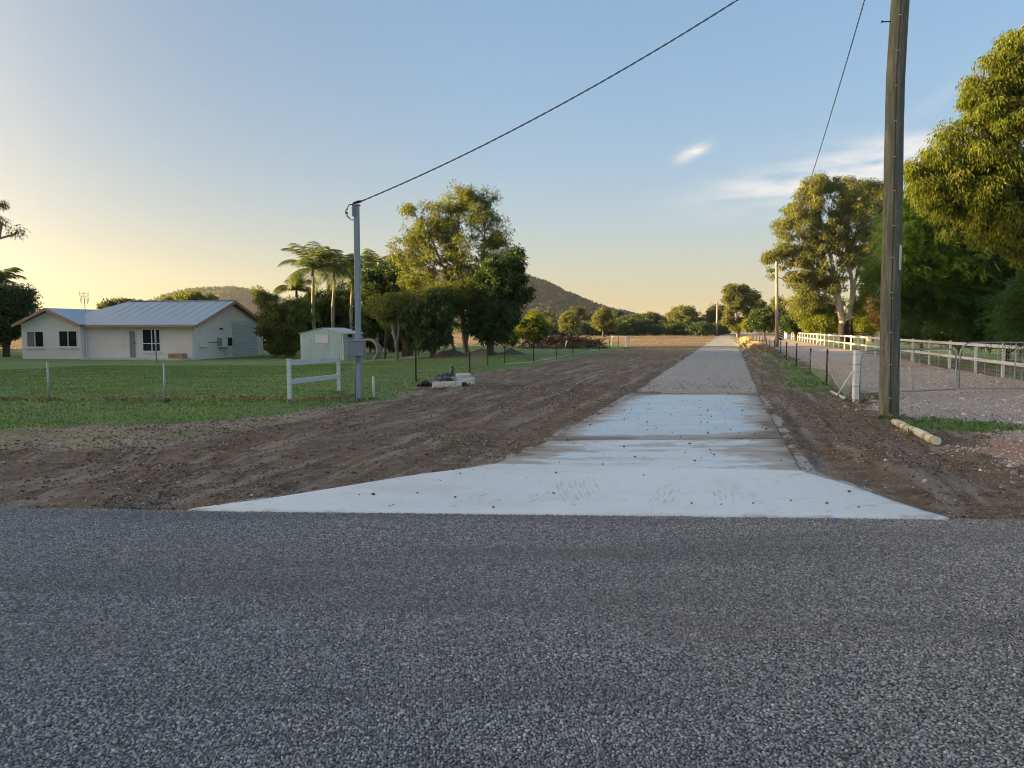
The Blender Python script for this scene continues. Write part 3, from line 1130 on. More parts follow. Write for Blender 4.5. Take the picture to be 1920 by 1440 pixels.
def build_chips():
    rng = np.random.default_rng(5)
    st = 0.0128
    ys = np.arange(2.3, 6.9, st * .87)
    pts = []
    for k, y in enumerate(ys):
        hw = y * .70 + .9
        x = np.arange(-hw, hw, st) + (k % 2) * st / 2
        pts.append(np.stack([x, np.full_like(x, y)], 1))
    p = np.concatenate(pts)
    p += rng.normal(0, st * .22, p.shape)
    x, y = p[:, 0], p[:, 1]
    rag = (fbm(x * 2.2, x * 0 + 4, 71, 4) - .5) * .07 + (fbm(x * 9, y * 9, 77, 2) - .5) * .09
    on_slab = (x > OUT_L[0].x - .05) & (x < OUT_R[0].x + .05)
    keep = (y < road_edge(x) + np.where(on_slab, -.012 + rag * .2, rag + .02)) & (rng.random(len(p)) < .90)
    p = p[keep]
    n = len(p)
    r = st * rng.uniform(.40, .72, n)
    sc = np.stack([r * rng.uniform(.85, 1.25, n), r * rng.uniform(.75, 1.05, n), r * rng.uniform(.45, .75, n)], 1)
    P3 = np.column_stack([p, sc[:, 2] * rng.uniform(-.15, .55, n)])
    gn_scatter('road_chips', P3, sc, M['chips'], 'grey stone chips bedded in the sealed road', 'gravel')


def on_soil(n, rng, box, weight):
    x = rng.uniform(box[0], box[1], n)
    y = box[2] + (box[3] - box[2]) * rng.random(n) ** 1.5
    w = weight(x, y)
    k = rng.random(n) < w
    return x[k], y[k]


def build_loose():
    rng = np.random.default_rng(8)

    def soilw(x, y):
        z = zones(x, y)
        s, v = sv(x, y)
        w = (1 - z['grass']) * (1 - .9 * z['drive']) * (slab_dist(x, y) < -.02) * (y > road_edge(x) + .03)
        return w * (1 - z['track'] * .7) * (.25 + 1.1 * smooth(.42, .62, fbm(x * .9, y * .9 + v, 91, 3)))
    x, y = on_soil(110000, rng, (-11, 9, 6.4, 24), soilw)
    n = len(x)
    r = .0050 * np.exp(rng.normal(0, .5, n)) + .001
    sc = np.stack([r * rng.uniform(.8, 1.4, n), r, r * rng.uniform(.5, .8, n)], 1)
    z = ground_h(x, y) + r * .2
    gn_scatter('pebbles', np.column_stack([x, y, z]), sc, M['pebbles'], 'pale pebbles strewn over the raked soil', 'pebbles')
    x, y = on_soil(110000, rng, (-11, 9, 6.4, 22), soilw)
    n = len(x)
    r = np.minimum(.0062 * np.exp(rng.normal(0, .6, n)) + .002, .021)
    sc = np.stack([r * rng.uniform(.8, 1.5, n), r, r * rng.uniform(.5, .8, n)], 1)
    z = ground_h(x, y) + r * .15
    gn_scatter('soil_clods', np.column_stack([x, y, z]), sc, M['clods'], 'dark clods of raked soil beside the driveway', 'soil')

    # gravel of the right-hand drive and of the track
    def drvw(x, y):
        z = zones(x, y)
        return np.clip(z['drive'] * (.35 + .9 * smooth(.4, .65, fbm(x * .9, y * .9, 93, 3))) + z['track'] * .10 * (sv(x, y)[0] > .2), 0, 1) * (slab_dist(x, y) < -.02)
    x, y = on_soil(90000, rng, (2.5, 22, 7.5, 36), drvw)
    n = len(x)
    r = .011 * np.exp(rng.normal(0, .45, n)) + .002
    sc = np.stack([r * rng.uniform(.8, 1.4, n), r, r * rng.uniform(.5, .8, n)], 1)
    gn_scatter('drive_gravel', np.column_stack([x, y, ground_h(x, y) + r * .2]), sc, M['drive_stones'], 'pinkish loose gravel on the drive and track', 'gravel')

    # crumbs of soil dropped on the concrete
    x, y = on_soil(2600, rng, (-2.5, 6.3, 6.7, 19), lambda a, b: (slab_dist(a, b) > .05) * np.clip(.08 + .5 * smooth(8.5, 12, b) * smooth(.45, .62, fbm(a * 1.2, b * .8, 95, 3)), 0, 1))
    n = len(x)
    r = np.minimum(.0062 * np.exp(rng.normal(0, .55, n)) + .0015, .016)
    sc = np.stack([r * rng.uniform(.9, 1.8, n), r, r * rng.uniform(.5, .8, n)], 1)
    gn_scatter('soil_crumbs', np.column_stack([x, y, np.full(n, .022) + r * .3]), sc, M['clods'], 'dark crumbs of soil dropped on the concrete', 'soil')


def blades(name, x, y, h, w, lean, mat, label, cat, rng, parent=None, z=None):
    n = len(x)
    if z is None:
        z = ground_h(x, y)
    a = rng.uniform(0, 2 * PI, n)
    dx, dy = np.cos(a), np.sin(a)
    hh = h * rng.uniform(.55, 1.25, n)
    ln = lean * rng.uniform(.2, 1.2, n)
    b = np.column_stack([x, y, z - .01])
    sd = np.column_stack([-dy, dx, np.zeros(n)]) * (w / 2)
    mid = b + np.column_stack([dx * hh * ln * .35, dy * hh * ln * .35, hh * .6])
    tip = b + np.column_stack([dx * hh * ln, dy * hh * ln, hh * (1 - .35 * np.minimum(ln, 1.6) / 1.2)])
    V = np.stack([b - sd, b + sd, mid + sd * .8, tip, mid - sd * .8], 1).reshape(-1, 3)
    i = np.arange(n) * 5
    Q = np.stack([i, i + 1, i + 2, i + 3, i + 4], 1)
    o = mesh_np(name, V, [Q], mat, parent)
    return tag(o, label, cat, kind='stuff')


def build_grass():
    rng = np.random.default_rng(12)

    def take(n, box, wf, pw=1.5):
        x = rng.uniform(box[0], box[1], n)
        y = box[2] + (box[3] - box[2]) * rng.random(n) ** pw
        k = rng.random(n) < wf(x, y)
        return x[k], y[k]
    x, y = take(230000, (-24, 1.5, 12, 44), lambda a, b: zones(a, b)['lawn'] * (np.abs(a) < b * .72 + 1) * (.35 + .65 * fbm(a * 1.2, b * 1.2, 31, 3)))
    blades('grass', x, y, .055, .012, .7, M['grass_blade'], 'short green mown grass of the lawn', 'grass', rng)
    # taller pale grass along the front wire line
    n = 5200
    t = rng.random(n)
    xa = -14.5 + t * 10.8
    ya = 17.05 + rng.normal(0, .28, n) + .03 * (xa + 9)
    k = rng.random(n) < .08 + .45 * smooth(.30, .75, fbm(xa * .7, xa * 0, 33, 3))
    blades('dry_grass', xa[k], ya[k], .13, .009, 1.1, M['straw_blade'], 'tall dry grass under the front wire fence', 'grass', rng)
    # cut straw lying about on the verge and on the raked soil
    x, y = take(90000, (-11, 2, 7, 22), lambda a, b: np.clip(zones(a, b)['straw'] * .95 + .06 + .35 * smooth(.5, .65, fbm(a * .8, b * 1.6, 35, 3)), 0, 1) * (slab_dist(a, b) < -.15) * (b > road_edge(a) + .1) * (1 - zones(a, b)['grass'] * .8))
    blades('cut_straw', x, y, .016, .006, 4.5, M['straw_blade'], 'cut dry straw scattered over the soil', 'straw', rng)
    x, y = take(60000, (2.5, 10, 6.8, 17), lambda a, b: .12 * (1 - zones(a, b)['drive'] * .8) * (slab_dist(a, b) < -.15) * (b > road_edge(a) + .1))
    blades('dry_litter', x, y, .013, .006, 4.5, M['straw_blade'], 'bits of dry litter on the soil right of the driveway', 'litter', rng)

    # grass right of the track
    def rw(a, b):
        s, v = sv(a, b)
        return zones(a, b)['grass'] * (v > 0) * (v < 14)
    x, y = take(150000, (3, 26, 10.5, 60), rw)
    blades('verge_grass', x, y, .075, .013, .8, M['grass_blade'], 'green grass round the log and along the wire fence', 'grass', rng)
    # dry tussocks on the bank beside the track
    s = rng.uniform(14, 95, 9000)
    v = 2.8 + rng.normal(0, .35, 9000)
    x, y = at_sv(s, v)
    k = rng.random(9000) < smooth(.4, .6, fbm(s * .25, v, 37, 3))
    blades('bank_grass', x[k], y[k], .30, .03, .7, M['straw_blade'], 'dry tussocks on the bank beside the far track', 'grass', rng)
    # stubble and rough grass of the dry field
    x, y = take(60000, (-60, 40, 45, 190), lambda a, b: zones(a, b)['far'] * (np.abs(a) < b * .72) * smooth(.45, .6, fbm(a * .15, b * .35, 39, 3)), 1.2)
    blades('field_grass', x, y, .085, .04, 1.4, M['straw_blade'], 'dry grass standing in the far field', 'grass', rng)


def build_foot_grass():
    # tufts left standing round the feet of posts, where no mower reaches
    rng = np.random.default_rng(77)
    feet = [(674, 753, 60), (543, 757, 45), (635, 739, 40), (92, 752, 40), (310, 754, 40), (702, 750, 30), (780, 715, 30), (881, 704, 30), (1603, 755, 50), (1549, 723, 40), (1519, 700, 40), (1493, 686, 30), (1474, 679, 30), (1662, 786, 45), (1680, 786, 45), (830, 730, 60), (870, 726, 40), (1720, 815, 90)]
    X, Y = [], []
    for px, py, n in feet:
        g = g0(px, py)
        g = G(px, py)
        a, r = rng.uniform(0, 2 * PI, n), np.abs(rng.normal(.06, .10, n))
        X.append(g.x + np.cos(a) * r)
        Y.append(g.y + np.sin(a) * r)
    X, Y = np.concatenate(X), np.concatenate(Y)
    k = rng.random(len(X)) < .55
    blades('foot_grass', X[k], Y[k], .11, .010, .8, M['grass_blade'], 'green tufts left standing round the feet of the posts', 'grass', rng)
    blades('foot_straw', X[~k], Y[~k], .13, .008, .9, M['straw_blade'], 'dry tufts left standing round the feet of the posts', 'grass', rng)


build_foot_grass()
build_chips()
build_loose()
build_grass()


# ------------------------------------------------------------------ hills
def hill_h(x, y, pts, y0, half):
    """ridge profile across x (list of x,z), falling away in front and behind"""
    xs = [p[0] for p in pts]
    zs = [p[1] for p in pts]
    r = np.interp(x, xs, zs)
    return r * np.exp(-((y - y0) / half) ** 2) + (fbm(x * .012, y * .012, 101, 4) - .5) * 10 * np.exp(-((y - y0) / half) ** 2)


def build_hill(name, label, prof_px, Y0, half, ntree, seed):
    pts = [P(px, py, Y0) for px, py in prof_px]
    prof = [(p.x, p.z - 1.5) for p in pts]
    x0, x1 = prof[0][0], prof[-1][0]
    nx, ny = 160, 44
    X, Y = np.meshgrid(np.linspace(x0, x1, nx), np.linspace(Y0 - half * 2.3, Y0 + half * 2.0, ny))
    X, Y = X.ravel(), Y.ravel()
    Z = hill_h(X, Y, prof, Y0, half) - 3.0
    i = np.arange(ny - 1)[:, None] * nx + np.arange(nx - 1)[None, :]
    Q = np.stack([i, i + 1, i + nx + 1, i + nx], -1).reshape(-1, 4)
    o = mesh_np(name, np.stack([X, Y, Z], 1), [Q], M['hill'], smooth_shade=True)
    tag(o, label, kind='structure')
    # open woodland over it: every crown a tuft of leaf clumps on a thin stem
    rng = np.random.default_rng(seed)
    tx = rng.uniform(x0, x1, ntree)
    ty = Y0 - half * 1.9 + rng.random(ntree) * half * 2.1
    ridge = rng.random(ntree) < .22
    ty = np.where(ridge, Y0 + rng.normal(0, half * .07, ntree), ty)
    tz = hill_h(tx, ty, prof, Y0, half) - 3.0
    th = rng.uniform(4.5, 9.5, ntree)
    Vs = []
    K = 26
    c = np.repeat(np.column_stack([tx, ty, tz + th * .66]), K, 0)
    hh = np.repeat(th, K)
    d = rng.normal(0, 1, (ntree * K, 3))
    d /= np.linalg.norm(d, axis=1)[:, None]
    c = c + d * np.column_stack([hh * .36, hh * .36, hh * .30]) * (rng.random(ntree * K) ** .4)[:, None]
    a = rng.normal(0, 1, (ntree * K, 3))
    a /= np.linalg.norm(a, axis=1)[:, None]
    b = np.cross(a, rng.normal(0, 1, (ntree * K, 3)))
    b /= np.linalg.norm(b, axis=1)[:, None] + 1e-6
    L = (hh * .13)[:, None]
    V = np.stack([c - a * L, c + b * L * .7, c + a * L, c - b * L * .7], 1).reshape(-1, 3)
    q = np.arange(ntree * K)[:, None] * 4 + np.arange(4)[None, :]
    sV = np.stack([np.column_stack([tx - .16, ty, tz - 1]), np.column_stack([tx + .16, ty, tz - 1]), np.column_stack([tx + .1, ty, tz + th * .7]), np.column_stack([tx - .1, ty, tz + th * .7])], 1).reshape(-1, 3)
    q2 = np.arange(ntree)[:, None] * 4 + np.arange(4)[None, :] + len(V)
    f = mesh_np('hill_forest', np.concatenate([V, sV]), [q, q2], M['leaf_hill'])
    tag(f, 'open dry woodland covering the ' + label, 'forest', kind='stuff')


build_hill('hill', 'wooded hill falling away to the right behind the central trees',
           [(560, 640), (640, 600), (720, 545), (800, 515), (880, 505), (940, 515), (985, 523), (1022, 533), (1062, 552), (1100, 567), (1140, 579), (1190, 591), (1230, 604), (1290, 622)], 880, 150, 5200, 3)
build_hill('hill', 'low hazy hill behind the roof of the house',
           [(150, 640), (230, 604), (290, 571), (320, 555), (360, 546), (400, 541), (440, 542), (480, 550), (520, 563), (600, 590), (680, 630)], 1150, 150, 3600, 4)


# ------------------------------------------------------------------ trees
def unit(a):
    return a / (np.linalg.norm(a, axis=-1, keepdims=True) + 1e-9)


def leaf_quads(c, r, per, L, W, droop, rng, flat=0.75, bias=2.0):
    """leaves round each clump centre; c (n,3), r (n,), per leaves each"""
    n = len(c) * per
    cc = np.repeat(c, per, 0)
    rr = np.repeat(r, per)
    d = unit(rng.normal(0, 1, (n, 3)))
    p = cc + d * (rr * rng.random(n) ** (1 / bias))[:, None] * np.array([1, 1, flat])
    ax = unit(unit(rng.normal(0, 1, (n, 3))) * (1 - droop) + d * .35 + np.array([0, 0, -1.0]) * droop * 1.2)
    sd = unit(np.cross(ax, rng.normal(0, 1, (n, 3))))
    l = L * rng.uniform(.65, 1.25, n)[:, None]
    w = W * rng.uniform(.7, 1.2, n)[:, None]
    nrm = np.cross(ax, sd)
    m = p + ax * l * .45 + nrm * l * .06
    V = np.stack([p, m + sd * w * .5, p + ax * l, m - sd * w * .5], 1).reshape(-1, 3)
    return V


def feather_quads(c, r, per, L, rng, droop=.25):
    """compound leaves: a rib with pairs of narrow leaflet blades, held out in flat tiers"""
    n = len(c) * per
    cc = np.repeat(c, per, 0)
    rr = np.repeat(r, per)
    d = unit(rng.normal(0, 1, (n, 3)) * np.array([1, 1, .55]))
    p = cc + d * (rr * rng.random(n) ** .5)[:, None]
    ax = unit(d * np.array([1, 1, .4]) + rng.normal(0, .45, (n, 3)) + np.array([0, 0, -droop]))
    up = unit(np.array([0, 0, 1.0]) + rng.normal(0, .35, (n, 3)))
    sd = unit(np.cross(ax, up))
    out = []
    for k in range(6):
        t = .18 + k * .15
        for sgn in (-1, 1):
            b0 = p + ax * (L * t) - np.array([0, 0, 1]) * (L * .25 * t * t)
            dirn = unit(sd * sgn + ax * .55 - np.array([0, 0, .25]))
            ll = L * (.34 - .12 * abs(t - .5))
            w = ax * (L * .055)
            out.append(np.stack([b0 - w * .5, b0 + dirn * ll * .55 + w * .55, b0 + dirn * ll, b0 + dirn * ll * .5 - w * .55], 1))
    return np.concatenate(out, 1).reshape(-1, 3)


def sample_lobes(lobes, n, rng, shell=.55, ragged=.16):
    """points in a set of ellipsoids (cx,cy,cz,rx,ry,rz), mostly near their skins"""
    vol = np.array([l[3] * l[5] for l in lobes])
    k = rng.choice(len(lobes), n, p=vol / vol.sum())
    A = np.array(lobes)[k]
    d = unit(rng.normal(0, 1, (n, 3)))
    far = np.where(rng.random(n) < ragged, rng.uniform(1.0, 1.12 + ragged, n), 1.0)
    return A[:, :3] + d * A[:, 3:] * (rng.random(n) ** shell * far)[:, None]


def grow(stems, tips, rng, step=.7, rbase=.2, rtip=.012, pathw=.28):
    """stems: list of polylines (first node of the first stem is the base); tips joined to the nearest wood"""
    node, par, plen = [], [], []

    def add_node(p, pa):
        node.append(np.array(p, float))
        par.append(pa)
        plen.append(0 if pa < 0 else plen[pa] + np.linalg.norm(node[-1] - node[pa]))
        return len(node) - 1
    for st in stems:
        st = [np.array(q, float) for q in st]
        if not node:
            last = add_node(st[0], -1)
        else:
            last = int(np.argmin([np.linalg.norm(st[0] - q) for q in node]))
        for a, b in zip(st[:-1], st[1:]):
            m = max(1, int(np.linalg.norm(b - a) / step))
            for i in range(1, m + 1):
                q = a + (b - a) * i / m
                jit = rng.normal(0, .03, 3) * min(1, step)
                last = add_node(q + jit, last)
    tips = tips[np.argsort([min(np.linalg.norm(t - q) for q in node) for t in tips])]
    leafnodes = []
    for t in tips:
        A = np.array(node)
        d = np.linalg.norm(A - t, axis=1)
        cost = d + pathw * np.array(plen) + .8 * np.maximum(0, A[:, 2] - t[2] + .2)
        k = int(np.argmin(cost))
        a = A[k]
        dist = d[k]
        m = max(1, int(dist / step))
        ctrl = (a + t) / 2 + np.array([0, 0, .18 * dist]) + rng.normal(0, .08 * dist, 3)
        last = k
        for i in range(1, m + 1):
            u = i / m
            q = a * (1 - u) ** 2 + 2 * ctrl * u * (1 - u) + t * u * u
            last = add_node(q, last)
        leafnodes.append(last)
    A = np.array(node)
    par_a = np.array(par)
    w = np.zeros(len(A))
    kids = np.zeros(len(A), int)
    for i in range(len(A) - 1, 0, -1):
        if kids[i] == 0:
            w[i] = 1.0
        kids[par_a[i]] += 1
        w[par_a[i]] += w[i]
    w[w == 0] = 1
    rr = rtip + (rbase - rtip) * (w / w.max()) ** .52
    return A, par_a, rr


def wood_mesh(A, par, rr, sides=6, rmin=.0):
    idx = np.array([i for i in range(len(A)) if par[i] >= 0 and rr[i] > rmin])
    a, b = A[par[idx]], A[idx]
    ra, rb = np.minimum(rr[par[idx]], rr[idx] * 1.35), rr[idx]
    t = unit(b - a)
    ref = np.where(np.abs(t[:, 2:3]) > .9, np.array([[1., 0, 0]]), np.array([[0, 0, 1.]]))
    x = unit(np.cross(ref, t))
    y = np.cross(t, x)
    rings = []
    for p, r in ((a - t * (ra * .3)[:, None], ra), (b + t * (rb * .3)[:, None], rb)):
        for k in range(sides):
            an = 2 * PI * k / sides
            rings.append(p + (x * math.cos(an) + y * math.sin(an)) * r[:, None])
    V = np.stack(rings, 1).reshape(-1, 3)
    base = np.arange(len(idx))[:, None] * (2 * sides)
    Q = []
    for k in range(sides):
        j = (k + 1) % sides
        Q.append(np.concatenate([base + k, base + j, base + sides + j, base + sides + k], 1))
    return V, np.concatenate(Q)


def px_lobes(D, items, depth=1.0):
    out = []
    for it in items:
        px, py, rx, ry = it[:4]
        off = it[4] if len(it) > 4 else 0
        c = P(px, py, D + off)
        k = (D + off) / F
        rdep = (rx + ry) / 2 * k * depth
        out.append((c.x, c.y, c.z, rx * k, rdep, ry * k))
    return out


def px_line(D, items):
    return [P(px, py, D + (it[0] if it else 0)) for px, py, *it in items]


def tree(name, label, cat, D, stems, lobes, ntips, leaf, bark, seed, per=200, L=.13, W=.05, droop=.3, clump=.6,
         rbase=.2, kind='leaf', group=None, flat=.75, shell=.55, rmin=.0, depth=1.0, sides=6, pathw=.28, charred=0, step=None, base=None, ragged=.16):
    """stems and lobes in pixels at distance D; everything becomes metres in the scene"""
    rng = np.random.default_rng(seed)
    st = [px_line(D, s) for s in stems]
    if base is not None:
        st[0][0] = Vector(base)
    b = st[0][0]
    b.z = min(b.z, ground_at(b.x, b.y))
    root = empty(name, tuple(b), label, cat, group)
    lb = px_lobes(D, lobes, depth)
    tips = sample_lobes(lb, ntips, rng, shell, ragged)
    tips[:, 2] = np.maximum(tips[:, 2], ground_at(b.x, b.y) + .25)
    stp = step or max(.35, D / 90)
    A, par, rr = grow([[tuple(q) for q in s] for s in st], tips, rng, stp, rbase, max(.008, rbase * .05), pathw)
    V, Q = wood_mesh(A, par, rr, sides, rmin)
    tr = mesh_np('trunk', V, [Q], M[bark], root, smooth_shade=True)
    if charred:
        MBc = MB()
        for s in st[:2]:
            p0, p1 = s[0], s[1]
            u = min(1, charred / max(.1, (p1 - p0).length))
            MBc.tube([p0, p0 + (p1 - p0) * u * .6, p0 + (p1 - p0) * u], [rbase * 1.12, rbase * 1.0, rbase * .82], 9)
        MBc.build('charred_bark', M['bark_char'], root, smooth_shade=True)
    r = clump * rng.uniform(.6, 1.25, len(tips))
    if kind == 'feather':
        LV = feather_quads(tips, r, per, L, rng)
    else:
        LV = leaf_quads(tips, r, per, L, W, droop, rng, flat)
    lo = ground_at(b.x, b.y) + .04
    LV[:, 2] = np.maximum(LV[:, 2], lo)
    mesh_np('crown', LV, [np.arange(len(LV)).reshape(-1, 4)], M[leaf], root)
    return root


def palm(label, D, base, top, nf, flen, seed, skirt=0, group='tall palms behind the shed', r=.13):
    rng = np.random.default_rng(seed)
    b, t = P(*base, D), P(*top, D)
    b.z = ground_at(b.x, b.y)
    root = empty('palm_tree', tuple(b), label, 'palm', group)
    m = MB()
    pts = [b + (t - b) * (i / 8) + Vector((.05 * math.sin(i), 0, 0)) for i in range(9)]
    m.tube(pts, [r * 1.25] + [r] * 5 + [r * .9, r * .95, r * .8], 9)
    m.build('trunk', M['bark_palm'], root, smooth_shade=True)
    cs = MB()
    cs.tube([t - Vector((0, 0, .05)), t + Vector((0, 0, .45)), t + Vector((0, 0, .9))], [r * .95, r * .8, r * .3], 8)
    cs.build('crownshaft', M['leaf_palm'], root, smooth_shade=True)
    for k in range(nf):
        a = 2 * PI * k / nf * 2.4 + rng.uniform(-.3, .3)
        up = (rng.uniform(.0, .7), rng.uniform(.6, 1.2), rng.uniform(1.1, 1.5))[k % 3]
        L = flen * rng.uniform(.85, 1.15)
        fr_pts, p, el = [], t + Vector((0, 0, .5)), up
        K = 12
        for i in range(K + 1):
            fr_pts.append(p.copy())
            dv = Vector((math.cos(a) * math.cos(el), math.sin(a) * math.cos(el), math.sin(el)))
            p = p + dv * (L / K)
            el -= (1.45 + .5 * (1 - up / 1.5)) / K * (0.5 + i / K * 1.1)
        f = MB()
        f.tube(fr_pts, [.035 - .0022 * i for i in range(K + 1)], 4)
        side = Vector((-math.sin(a), math.cos(a), 0))
        for i in range(1, K + 1):
            for h in (0, .5):
                if i == K and h:
                    continue
                q = fr_pts[i] if not h else (fr_pts[i] + fr_pts[i + 1]) / 2
                tdir = (fr_pts[i] - fr_pts[i - 1]).normalized()
                ll = flen * .34 * math.sin(PI * min(1, (i + h) / (K + 1.2)) ** .8) + .1
                for sg in (-1, 1):
                    dd = (side * sg + tdir * .55 - Vector((0, 0, .22 + rng.uniform(0, .3)))).normalized()
                    w = tdir * .045
                    mid = q + dd * ll * .5
                    end = q + dd * ll - Vector((0, 0, ll * .18))
                    f.add([q - w * .6, mid - w, end, mid + w, q + w * .6], [(0, 1, 2, 3, 4)])
        f.build('frond', M['leaf_palm'], root)
    return root


def build_trees():
    # --- central clump
    T = tree
    T('tall_tree', 'tallest slender tree of the central clump with an airy golden green crown', 'tree', 48,
      [[(876, 668), (868, 610), (862, 540), (858, 440), (862, 380)], [(872, 640), (893, 590), (905, 500), (912, 400)], [(864, 570), (830, 500), (800, 420)]],
      [(862, 385, 44, 36), (815, 415, 45, 42), (902, 395, 36, 42), (775, 445, 36, 34), (850, 470, 66, 52), (925, 455, 30, 46), (785, 515, 50, 45), (880, 535, 50, 46), (835, 575, 55, 40), (765, 392, 16, 18), (885, 365, 22, 16), (745, 470, 16, 18)],
      520, 'leaf_mid', 'bark_grey', 21, per=95, ragged=.32, L=.17, W=.06, droop=.4, clump=.46, rbase=.19, shell=.7)
    T('leaning_tree', 'thin pale trunked tree leaning left in front of the tall central tree', 'tree', 46,
      [[(857, 672), (842, 625), (828, 580), (820, 545)], [(843, 640), (846, 600), (850, 560)]],
      [(820, 560, 34, 32), (850, 560, 24, 30), (805, 590, 22, 22)], 70, 'leaf_mid', 'bark_grey', 22, per=200, L=.16, W=.05, droop=.4, clump=.55, rbase=.11)
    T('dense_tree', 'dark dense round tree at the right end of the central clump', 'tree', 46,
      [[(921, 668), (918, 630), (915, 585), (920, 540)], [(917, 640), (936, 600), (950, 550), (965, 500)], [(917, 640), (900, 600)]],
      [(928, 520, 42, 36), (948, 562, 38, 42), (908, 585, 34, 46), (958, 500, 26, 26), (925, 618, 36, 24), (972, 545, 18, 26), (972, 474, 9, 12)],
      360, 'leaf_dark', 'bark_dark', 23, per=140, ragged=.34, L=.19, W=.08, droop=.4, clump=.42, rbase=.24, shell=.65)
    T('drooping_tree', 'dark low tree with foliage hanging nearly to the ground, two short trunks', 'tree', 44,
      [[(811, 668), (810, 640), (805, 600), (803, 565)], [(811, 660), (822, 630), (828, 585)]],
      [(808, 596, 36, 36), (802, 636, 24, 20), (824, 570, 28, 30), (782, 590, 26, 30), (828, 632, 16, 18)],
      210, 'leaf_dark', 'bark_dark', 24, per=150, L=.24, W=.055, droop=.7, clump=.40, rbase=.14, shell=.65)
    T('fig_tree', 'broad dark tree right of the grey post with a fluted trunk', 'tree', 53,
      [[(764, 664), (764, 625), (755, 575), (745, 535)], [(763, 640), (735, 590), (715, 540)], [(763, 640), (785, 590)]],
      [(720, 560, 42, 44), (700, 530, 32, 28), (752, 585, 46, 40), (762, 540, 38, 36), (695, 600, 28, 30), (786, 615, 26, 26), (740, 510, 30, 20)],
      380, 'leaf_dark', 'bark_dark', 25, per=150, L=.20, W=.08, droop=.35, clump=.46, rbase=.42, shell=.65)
    T('forked_tree', 'small tree with a pale forked trunk in front of the dark fig', 'tree', 45,
      [[(745, 676), (744, 645), (736, 615), (732, 590)], [(744, 645), (749, 612), (745, 580)]],
      [(738, 578, 24, 24), (720, 588, 14, 14), (752, 572, 16, 20)], 50, 'leaf_mid', 'bark_grey', 26, per=170, L=.15, W=.06, clump=.5, rbase=.12)
    T('thin_tree', 'thin dark stemmed tree standing between the shed and the forked trunk', 'tree', 50,
      [[(722, 662), (723, 630), (727, 590)]], [(722, 585, 20, 28), (705, 575, 14, 18)], 40, 'leaf_mid', 'bark_dark', 27, per=160, L=.15, W=.06, clump=.5, rbase=.08)
    T('bushy_tree', 'bushy green tree against the garage end of the house', 'tree', 58,
      [[(515, 661), (512, 630), (508, 595), (505, 560)], [(513, 645), (535, 610), (545, 580)], [(513, 640), (498, 600), (492, 565)]],
      [(514, 590, 30, 32), (536, 608, 34, 34), (500, 566, 20, 18), (490, 552, 13, 12), (555, 580, 26, 34), (526, 632, 30, 22), (508, 612, 20, 24), (528, 648, 34, 12), (552, 640, 26, 18)],
      330, 'leaf_mid', 'bark_grey', 28, per=150, L=.24, W=.07, droop=.5, clump=.46, rbase=.13, shell=.65)
    T('dark_shrub', 'dark tangled shrubbery under the palms behind the shed', 'shrub', 66,
      [[(606, 655), (604, 620), (600, 585)], [(605, 640), (640, 600)], [(605, 640), (575, 605)]],
      [(600, 585, 44, 38), (648, 578, 36, 40), (570, 612, 36, 36), (630, 628, 44, 28), (668, 600, 26, 46), (560, 582, 22, 24)],
      340, 'leaf_dark', 'bark_dark', 29, per=150, L=.26, W=.09, clump=.55, rbase=.2, ragged=.3, shell=.65)
    T('golden_tree', 'sunlit loose tree top showing between the palms and the tall tree', 'tree', 70,
      [[(672, 652), (672, 600), (676, 560)], [(672, 610), (640, 570)]], [(640, 562, 26, 22), (672, 548, 26, 24), (705, 552, 24, 26), (612, 570, 20, 18), (730, 520, 20, 22), (725, 560, 24, 24)],
      190, 'leaf_mid', 'bark_grey', 38, per=110, L=.26, W=.09, droop=.45, clump=.5, rbase=.14, ragged=.3, shell=.65)
    T('yellow_shrub', 'small sunlit yellow shrub showing between the shed and the trunks', 'shrub', 72,
      [[(694, 640), (695, 620), (695, 608)]], [(696, 612, 15, 17), (705, 620, 8, 10)], 30, 'leaf_lime', 'bark_dark', 30, per=150, L=.22, W=.09, clump=.5, rbase=.08)
    T('dark_shrub', 'low dark undergrowth left of the shed below the palms', 'shrub', 72,
      [[(575, 652), (575, 640), (575, 630)]], [(540, 640, 34, 16), (585, 635, 40, 20), (630, 632, 36, 22), (505, 645, 24, 12)], 130, 'leaf_dark', 'bark_dark', 36, per=150, L=.26, W=.10, clump=.55, rbase=.12)
    T('dark_shrub', 'low dark undergrowth right of the shed behind the trunks', 'shrub', 70,
      [[(740, 652), (740, 640), (740, 630)]], [(705, 635, 26, 20), (740, 632, 34, 22), (772, 640, 22, 14)], 110, 'leaf_dark', 'bark_dark', 37, per=150, L=.26, W=.10, clump=.55, rbase=.12)
    palm('tallest palm, its arching fronds left of all the others', 60, (590, 655), (586, 517), 18, 3.0, 41)
    palm('slightly shorter palm just right of the tallest one', 62, (623, 655), (626, 525), 17, 2.8, 42)
    palm('palm directly behind the grey service post', 64, (658, 655), (660, 530), 16, 2.7, 43)
    palm('low palm showing above the dark fig tree', 66, (706, 655), (704, 520), 16, 2.7, 44)
    palm('low palm half hidden behind the bushy tree by the garage', 66, (548, 655), (556, 556), 15, 2.1, 45)

    # --- behind the house and at the left edge
    T('spreading_tree', 'low spreading tree top showing over the left part of the roof', 'tree', 92,
      [[(228, 655), (226, 610), (222, 585)]], [(205, 572, 20, 8), (235, 570, 24, 8), (258, 574, 16, 7), (228, 580, 30, 8)], 90, 'leaf_far', 'bark_grey', 31, per=130, L=.32, W=.14, clump=.7, rbase=.22)
